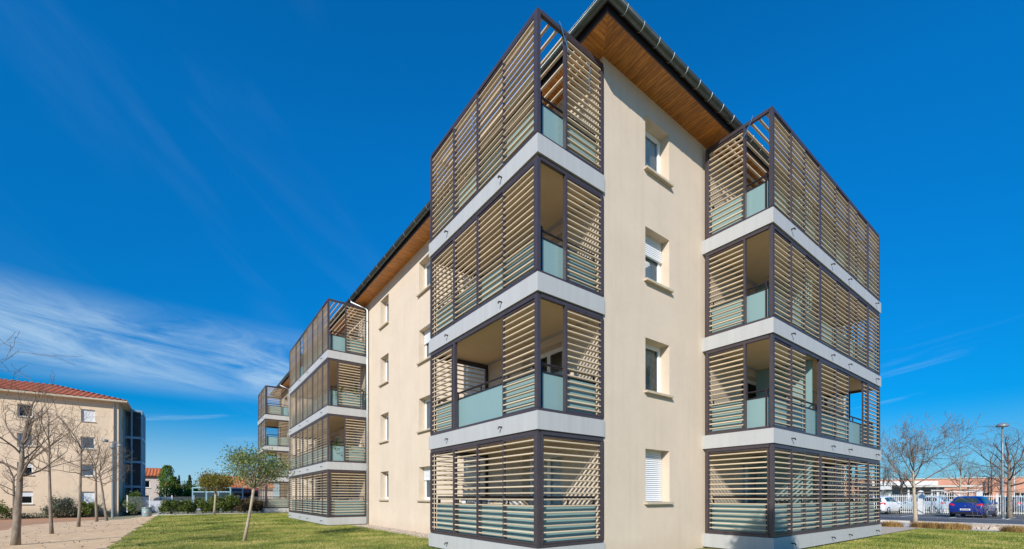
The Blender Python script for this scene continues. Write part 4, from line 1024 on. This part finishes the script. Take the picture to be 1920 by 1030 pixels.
mb = MB(); mb.tube([(0,0,0),(0,0,7.4)], [.10,.06], 10); mb.bar((0,-.5,7.3),(0,.5,7.3),.06,.06); mb.build('pole', M['lamp_grey'], fp, smooth=False)
for y, z_ in ((-.52,7.4),(.52,7.0),(.0,6.8)):
    mb = MB(); mb.lathe((0.05,y,z_), [(.02,-.12),(.2,-.08),(.26,.02),(.2,.12),(.02,.16)], 14); mb.build('floodlight', M['lamp_grey'], fp, smooth=True)
bn = empty('litter_bin', (-38.75,-10.15,H(-38.75,-10.15)), 0, 'round grey green litter bin at the corner of the lawn', 'bin')
mb = MB(); mb.lathe((0,0,0), [(.26,0),(.29,.04),(.31,.3),(.31,.6),(.29,.66)], 20); mb.build('drum', mat('grey_green_bin', (.22,.30,.30), .55, 0, .08, 5), bn, smooth=True)
mb = MB(); mb.lathe((0,0,.66), [(.32,0),(.33,.05),(.31,.09),(.24,.09),(.23,.02)], 20); mb.build('rim_band', M['lamp_grey'], bn, smooth=True)
mb = MB(); mb.lathe((0,0,.3), [(.315,0),(.32,.02),(.32,.08),(.315,.1)], 20); mb.build('band', M['galv'], bn, smooth=True)
# sign at the pavilion, poles
sp = empty('road_sign', (-6.9,52,0), 0, 'small pale sign on a thin pole in front of the pavilion', 'sign')
mb = MB(); mb.tube([(0,0,0),(0,0,2.9)], .035, 8); mb.build('pole', M['galv'], sp)
mb = MB(); mb.box(-.45,.75,-.06,-.04,2.2,2.6); mb.build('sign_panel', M['whitepaint'], sp)
fpo = empty('flagpole', (1.6,62,0), 0, 'thin white flagpole in front of the long red wall', 'pole')
mb = MB(); mb.tube([(0,0,0),(0,0,4.4)], [.06,.035], 8); mb.build('pole', M['whitepaint'], fpo)
mb = MB(); mb.lathe((0,0,4.38), [(.04,0),(.05,.04),(.01,.09)], 8); mb.build('cap', M['whitepaint'], fpo)

# ------------------------------------------------------------------ dry grass clumps and rubble bed
def tuft(loc, r, h, seed, label):
    rg = np.random.default_rng(seed); mb = MB(); n = 900
    a = rg.uniform(0,6.283,n); rr = r*np.sqrt(rg.random(n))*.75; bx = rr*np.cos(a); by = rr*np.sin(a)*.8
    hh = h*rg.uniform(.5,1.1,n)*(1-.5*(rr/r)**2); lx = bx+np.cos(a)*h*.45*rg.random(n); ly = by+np.sin(a)*h*.45*rg.random(n)
    w = .012
    vs = []; fs = []
    for i in range(n):
        px, py = -math.sin(a[i])*w, math.cos(a[i])*w; o = 3*i
        vs += [(bx[i]-px,by[i]-py,0),(bx[i]+px,by[i]+py,0),(lx[i],ly[i],hh[i])]; fs.append((o,o+1,o+2))
    mb.add(vs, fs); return tag(mb.build('grass_clump', M['drygrass'], None, loc=loc), label, 'ornamental grass', 'dry ornamental grass clumps along the lawn edge')
tl = ['long brown dry grass clump touching the balcony base', 'brown dry grass clump between the balcony base and the wide tree', 'brown dry grass clump at the foot of the wide tree', 'brown dry grass clump just right of the wide tree', 'brown dry grass clump under the blue car', 'brown dry grass clump left of the pale rubble', 'brown dry grass clump at the right edge beyond the pale rubble', 'rightmost brown dry grass clump']
for i, (x, y, r) in enumerate([(-.3,19.6,.7),(.75,19.9,.6),(1.75,20.4,.55),(2.2,20.2,.5),(2.7,20.1,.55),(3.05,20.2,.5),(4.75,19.8,.6),(5.6,19.7,.6)]):
    tuft((x,y,0), r, .34, 80+i, tl[i])
mb = MB(); rg = np.random.default_rng(12)
for i in range(170):
    x = 3.0+rg.random()*2.6; y = 21.2+rg.random()*2.6; s = rg.uniform(.05,.2)
    q = rg.normal(size=(8,3))*.15+np.array([(a,b,c) for a in (-1,1) for b in (-1,1) for c in (-1,1)])
    q = q*np.array([s,s*.8,s*.45])+np.array([x,y,s*.3]); mb.add(q, [(0,1,3,2),(4,6,7,5),(0,4,5,1),(2,3,7,6),(0,2,6,4),(1,5,7,3)])
tag(mb.build('rubble', M['gravel']), 'patch of pale broken stones between the lawn and the road', 'rubble', kind='stuff')
mb = MB()
for i in range(130):
    x = -15.6+rg.random()*10.5; y = -.1-rg.random()*.8; s = rg.uniform(.015,.05)
    q = rg.normal(size=(8,3))*.15+np.array([(a,b,c) for a in (-1,1) for b in (-1,1) for c in (-1,1)])
    q = q*np.array([s,s*.8,s*.5])+np.array([x,y,.012+s*.3]); mb.add(q, [(0,1,3,2),(4,6,7,5),(0,4,5,1),(2,3,7,6),(0,2,6,4),(1,5,7,3)])
tag(mb.build('gravel_stones', M['gravel']), 'loose pale stones at the foot of the long facade', 'gravel', kind='stuff')
# fallen leaves on the path
mb = MB(); k = 260
P = np.stack([rg.uniform(-34,-6,k), rg.uniform(-13.8,-9.2,k), np.zeros(k)], 1); P[:,2] = [H(p[0],p[1])+.012 for p in P]
cloud_leaves(mb, P, .03, .5, rg); tag(mb.build('leaf_litter', M['hedgedry']), 'scattered dry leaves on the dusty path', 'leaves', kind='stuff')

# ------------------------------------------------------------------ lawn blades
def blades(n, x0, x1, y0, y1, h, keep, seed, w=.006):
    rg = np.random.default_rng(seed); x = rg.uniform(x0,x1,n); y = rg.uniform(y0,y1,n)
    ok = keep(x, y); x, y = x[ok], y[ok]; n = len(x)
    a = rg.uniform(0,6.283,n); hh = h*rg.uniform(.4,1.2,n); l = hh*rg.uniform(.2,.9,n); b = rg.uniform(0,6.283,n)
    q = np.stack([np.stack([x-w*np.cos(a), y-w*np.sin(a), x*0],1), np.stack([x+w*np.cos(a), y+w*np.sin(a), x*0],1), np.stack([x+l*np.cos(b), y+l*np.sin(b), hh],1)],1).reshape(-1,3)
    return q, n
me = bpy.data.meshes.new('lawn_grass'); Q = []; tot = 0
def keepL(x, y):
    o = (y > -9.4+.12*np.sin(x*1.9)) & (y < -.75)
    for a, b in ((-4.95,.03), (CX-10.2,CX+.02), (-42.5,-37.6)): o &= ~((x > a) & (x < b) & (y > -2.05))
    return o
for args in ((90000,-17,-3,-9.5,-.7,.045,keepL,1,.007), (60000,-37,-17,-9.5,-.7,.055,keepL,2,.012),
             (60000,1.9,6.5,3,19.5,.045,lambda x,y: (x > 1.9) & (x < .35*y+2.5),3,.008)):
    q, n = blades(*args); Q.append(q); tot += n
Q = np.concatenate(Q); me.vertices.add(len(Q)); me.vertices.foreach_set('co', Q.ravel())
me.loops.add(len(Q)); me.loops.foreach_set('vertex_index', np.arange(len(Q), dtype=np.int32))
me.polygons.add(tot); me.polygons.foreach_set('loop_start', np.arange(0, len(Q), 3, dtype=np.int32)); me.polygons.foreach_set('loop_total', np.full(tot, 3, dtype=np.int32))
me.materials.append(M['grass']); me.update(calc_edges=True); me.validate()
go = bpy.data.objects.new('lawn_grass', me); C.objects.link(go); tag(go, 'short green and yellowish grass blades of the lawn', 'grass', kind='stuff')

# ------------------------------------------------------------------ things on the balconies
def pot(loc, label, seed, h=.8, m='hedge'):
    root = empty('potted_plant', loc, 0, label, 'potted plant')
    mb = MB(); mb.lathe((0,0,0), [(.11,0),(.15,.26),(.165,.28),(.14,.28),(.13,.24)], 14); mb.build('pot', M['brick'], root)
    rg = np.random.default_rng(seed); mb = MB()
    P = np.concatenate([np.array([rg.normal()*.14, rg.normal()*.14, .35+rg.random()*h*.8])+rg.normal(size=(26,3))*.085 for i in range(14)])
    P[:,2] = np.maximum(P[:,2], .26); cloud_leaves(mb, P, .05, .35, rg); mb.build('foliage', M[m], root)
    return root
pot((-16.62,-1.45,fl(2)+.0), 'bushy green potted plant in the third storey opening of the middle tower', 91, .95)
pot((-16.62,-.75,fl(2)), 'green potted plant behind the slats of the third storey middle tower', 92, .9)
pot((-16.62,-1.5,fl(1)), 'leafy potted plant in the second storey opening of the middle tower', 93, 1.0)
pot((-16.7,-.85,fl(1)), 'yellow green potted plant behind the slats of the second storey middle tower', 94, .8, 'autumn')
pot((-16.6,-.2,fl(2)), 'dark potted plant beside the wall in the third storey middle tower', 95, .9)
def table(loc, label):
    root = empty('garden_table', loc, 0, label, 'table')
    mb = MB(); mb.lathe((0,0,.70), [(.38,0),(.40,.012),(.40,.03),(.38,.04)], 24); mb.build('tabletop', M['white'], root)
    for i in range(4):
        a = math.pi/4+i*math.pi/2; mb = MB(); mb.tube([(.12*math.cos(a),.12*math.sin(a),.70),(.30*math.cos(a),.30*math.sin(a),0)], .016, 6); mb.build('leg', M['white'], root)
def chair(loc, rz, label, m='white'):
    root = empty('garden_chair', loc, rz, label, 'chair')
    mb = MB(); mb.box(-.23,.23,-.22,.22,.42,.45); mb.build('seat', M[m], root)
    mb = MB(); 
    for i in range(5): mb.box(-.20+.09*i,-.14+.09*i,.21,.235,.5,.88)
    mb.box(-.23,.23,.205,.24,.88,.93); mb.build('backrest', M[m], root)
    for sx in (-1,1):
        for sy in (-1,1): mb = MB(); mb.tube([(sx*.2,sy*.19,.42 if sy < 0 else .9),(sx*.22,sy*.22,0)], .014, 6); mb.build('leg', M[m], root)
table((-1.5,-.75,fl(0)), 'round white table on the ground floor corner balcony')
chair((-2.3,-.7,fl(0)), R_(90), 'white slatted chair beside the round table of the corner balcony')
table((.9,6.0,fl(0)), 'round white table on the ground floor gable balcony')
chair((.9,6.75,fl(0)), R_(0), 'dark slatted chair on the ground floor gable balcony', 'rail')
chair((-18.2,-1.0,fl(0)), R_(-90), 'white slatted chair on the ground floor middle tower balcony')
def rack(loc, rz, label, cols):
    root = empty('drying_rack', loc, rz, label, 'drying rack')
    mb = MB()
    for y in (-.28, .28):
        mb.tube([(-.7,y,.95),(.7,y,.95)], .010, 6)
        for x in (-.7, .7): mb.tube([(x,y,.95),(x,-y*.9,0)], .010, 6)
    for i in range(6): y = -.28+.112*i; mb.tube([(-.7,y,.95),(.7,y,.95)], .004, 5)
    mb.build('rack_frame', M['white'], root)
    for i, c in enumerate(cols):
        x0_ = -.64+i*.33; y = -.28+.112*(i % 3)*2; mb = MB(); n = 8
        for q in range(n):
            xa, xb = x0_+.28*q/n, x0_+.28*(q+1)/n; wa, wb = .012*math.sin(q*1.3+i), .012*math.sin((q+1)*1.3+i)
            mb.add([(xa,y-.012+wa,.45),(xb,y-.012+wb,.45),(xb,y-.006,.965),(xa,y-.006,.965)], [(0,1,2,3)]); mb.add([(xa,y+.012+wa,.6),(xb,y+.012+wb,.6),(xb,y+.006,.965),(xa,y+.006,.965)], [(0,1,2,3)])
        mb.build('hanging_cloth', c, root)
cl1 = mat('white_towel', (.78,.78,.76), .9, 0, .05, 8); cl2 = mat('blue_cloth', (.16,.33,.50), .9, 0, .1, 8); cl3 = mat('beige_cloth', (.60,.50,.40), .9, 0, .1, 8); cl4 = mat('dark_cloth', (.06,.06,.09), .9)
rack((-16.95,-1.0,fl(0)), R_(90), 'drying rack with white and blue laundry on the ground floor of the middle tower', [cl1, cl3, cl2, cl1])
rack((-3.6,-1.0,fl(0)), R_(0), 'drying rack with towels on the ground floor corner balcony', [cl1, cl2, cl3, cl4])
pot((1.45,9.3,fl(0)), 'green potted plant behind the wire trellis of the gable tower', 96, .8)
pot((1.45,11.6,fl(0)), 'potted plant at the far end of the ground floor gable balcony', 97, .9)
pot((-3.0,-.6,fl(2)), 'potted plant behind the slats of the third storey corner balcony', 98, .9)
chair((-2.0,-.8,fl(1)), R_(200), 'dark slatted chair in the open bay of the second storey corner balcony', 'rail')
# cords tied to the top rails
def cord(pts, label, r=.008):
    mb = MB(); mb.tube(pts, r, 5); tag(mb.build('cord', M['rope']), label, 'cord')
zt3 = fl(3)+2.60
cord([(.0,-1.42,zt3+.03),(.02,-1.38,zt3-.06),(.01,-1.30,zt3-.2),(.02,-1.22,zt3-.34),(.02,-1.18,zt3-.5)], 'blue cord tied on the top rail of the corner tower', .010)
cord([(.0,-.52,zt3-.30),(.015,-.50,zt3-.5),(.01,-.53,zt3-.7),(.012,-.50,zt3-.92)], 'blue cord hanging on the slats beside the gable wall corner', .009)
cord([(1.36,4.2,zt3+.03),(1.33,4.19,zt3-.1),(1.22,4.2,zt3-.25),(1.12,4.2,zt3-.4)], 'dark blue cord tied on the top rail of the gable tower', .010)
cord([(-2.4,-2.05,zt3-.55),(-2.42,-2.06,zt3-.75),(-2.38,-2.05,zt3-1.0)], 'pale blue cord hanging on the long side of the corner tower')

# ------------------------------------------------------------------ sky, sun, camera
S_ = np.array([1.087,-1.483,1.0]); el = math.asin(S_[2]/np.linalg.norm(S_)); az = math.atan2(S_[0], S_[1])
w = bpy.data.worlds.new('World'); scene.world = w; w.use_nodes = True
nt = w.node_tree; N = nt.nodes; L = nt.links; bg = N['Background']
sky = N.new('ShaderNodeTexSky'); sky.sky_type = 'NISHITA'; sky.sun_disc = False; sky.sun_elevation = el; sky.sun_rotation = az
sky.air_density = 1.0; sky.dust_density = .3; sky.ozone_density = 3.0; sky.altitude = 200
tc = N.new('ShaderNodeTexCoord'); sx = N.new('ShaderNodeSeparateXYZ'); L.new(tc.outputs['Generated'], sx.inputs[0])
def mth(op, *ins, clamp=False):
    n = N.new('ShaderNodeMath'); n.operation = op; n.use_clamp = clamp
    for i, v in enumerate(ins):
        if isinstance(v, (int, float)): n.inputs[i].default_value = v
        else: L.new(v, n.inputs[i])
    return n.outputs[0]
# deeper, more saturated blue (polarised look): per-channel tint, then elevation dependent
gm = N.new('ShaderNodeVectorMath'); gm.operation = 'MULTIPLY'; gm.inputs[1].default_value = (.012, .715, 1.21); L.new(sky.outputs[0], gm.inputs[0])
hsc = N.new('ShaderNodeVectorMath'); hsc.operation = 'SCALE'; L.new(gm.outputs[0], hsc.inputs[0]); hmr = N.new('ShaderNodeMapRange'); hmr.inputs[1].default_value = .1; hmr.inputs[2].default_value = .6; hmr.inputs[3].default_value = .84; hmr.inputs[4].default_value = 1.56; L.new(sx.outputs[2], hmr.inputs[0]); L.new(hmr.outputs[0], hsc.inputs['Scale'])
ny = mth('MULTIPLY', sx.outputs[1], -1.); nx = mth('MULTIPLY', sx.outputs[0], -1.)
U = mth('ARCTAN2', ny, nx); V = mth('ARCSINE', sx.outputs[2])
def smooth(v, a, b):
    n = N.new('ShaderNodeMapRange'); n.interpolation_type = 'SMOOTHSTEP'; n.inputs[1].default_value = a; n.inputs[2].default_value = b; L.new(v, n.inputs[0]); return n.outputs[0]
def noise(u, v, su, sv, off, det=7, rough=.62, dist=0.):
    cx = N.new('ShaderNodeCombineXYZ'); L.new(mth('MULTIPLY', u, su), cx.inputs[0]); L.new(mth('MULTIPLY', v, sv), cx.inputs[1]); cx.inputs[2].default_value = off
    n = N.new('ShaderNodeTexNoise'); n.inputs['Scale'].default_value = 1; n.inputs['Detail'].default_value = det; n.inputs['Roughness'].default_value = rough; n.inputs['Distortion'].default_value = dist
    L.new(cx.outputs[0], n.inputs['Vector']); return n.outputs['Fac']
Vt = mth('ADD', V, mth('MULTIPLY', U, -.10))
band = mth('MULTIPLY', smooth(V, .17, .235), smooth(V, .345, .26))
band = mth('MULTIPLY', band, smooth(U, -.50, -.15))
c1 = mth('MULTIPLY', band, mth('MULTIPLY', smooth(noise(U, Vt, 3.6, 20., 1.3, rough=.64, dist=.8), .26, .68), mth('ADD', .55, mth('MULTIPLY', .6, noise(U, Vt, 9., 70., 2.7, rough=.7, dist=1.2)))))
c1 = mth('MULTIPLY', c1, .88)
hi = mth('MULTIPLY', smooth(noise(mth('ADD', U, mth('MULTIPLY', V, .8)), mth('ADD', V, mth('MULTIPLY', U, -.6)), 1.6, 7., 5.1, rough=.5, dist=.4), .50, .85), mth('MULTIPLY', smooth(U, -.62, -.2), .05))
lo = mth('MULTIPLY', smooth(noise(U, mth('ADD', V, mth('MULTIPLY', U, .16)), 3., 40., 8.4), .55, .75), mth('MULTIPLY', smooth(V, .30, .10), .32))
hz = mth('MULTIPLY', smooth(V, .17, .0), mth('ADD', .48, mth('MULTIPLY', smooth(U, -.9, .0), .27)))
cl = mth('MAXIMUM', mth('MAXIMUM', c1, hi), mth('MAXIMUM', lo, hz))
mix = N.new('ShaderNodeMix'); mix.data_type = 'RGBA'; L.new(cl, mix.inputs[0]); L.new(hsc.outputs[0], mix.inputs[6]); mix.inputs[7].default_value = (4.7, 6.6, 8.3, 1)
L.new(mix.outputs[2], bg.inputs[0]); bg.inputs[1].default_value = .085
sd = bpy.data.lights.new('sun', 'SUN'); sd.energy = 4.4; sd.angle = R_(.53); sd.color = (1, .93, .82)
so = bpy.data.objects.new('sun', sd); C.objects.link(so); so.rotation_euler = Vector(tuple(S_)).to_track_quat('Z', 'Y').to_euler(); so.location = (20,-20,30)

cd = bpy.data.cameras.new('camera'); cd.sensor_width = 36; cd.lens = 36*818.73/1920; cd.clip_end = 6000; cd.clip_start = .05
cd.shift_y = (929.25-515)/1920
co = bpy.data.objects.new('camera', cd); C.objects.link(co); co.location = (6.7215,-7.6823,1.4755)
co.rotation_euler = (R_(90+.146), 0, .92852); scene.camera = co
scene.view_settings.view_transform = 'Standard'; scene.view_settings.look = 'None'; scene.view_settings.gamma = 1
scene.view_settings.exposure = .3
scene.render.engine = 'CYCLES'
scene.cycles.max_bounces = 7; scene.cycles.diffuse_bounces = 5; scene.cycles.transparent_max_bounces = 12
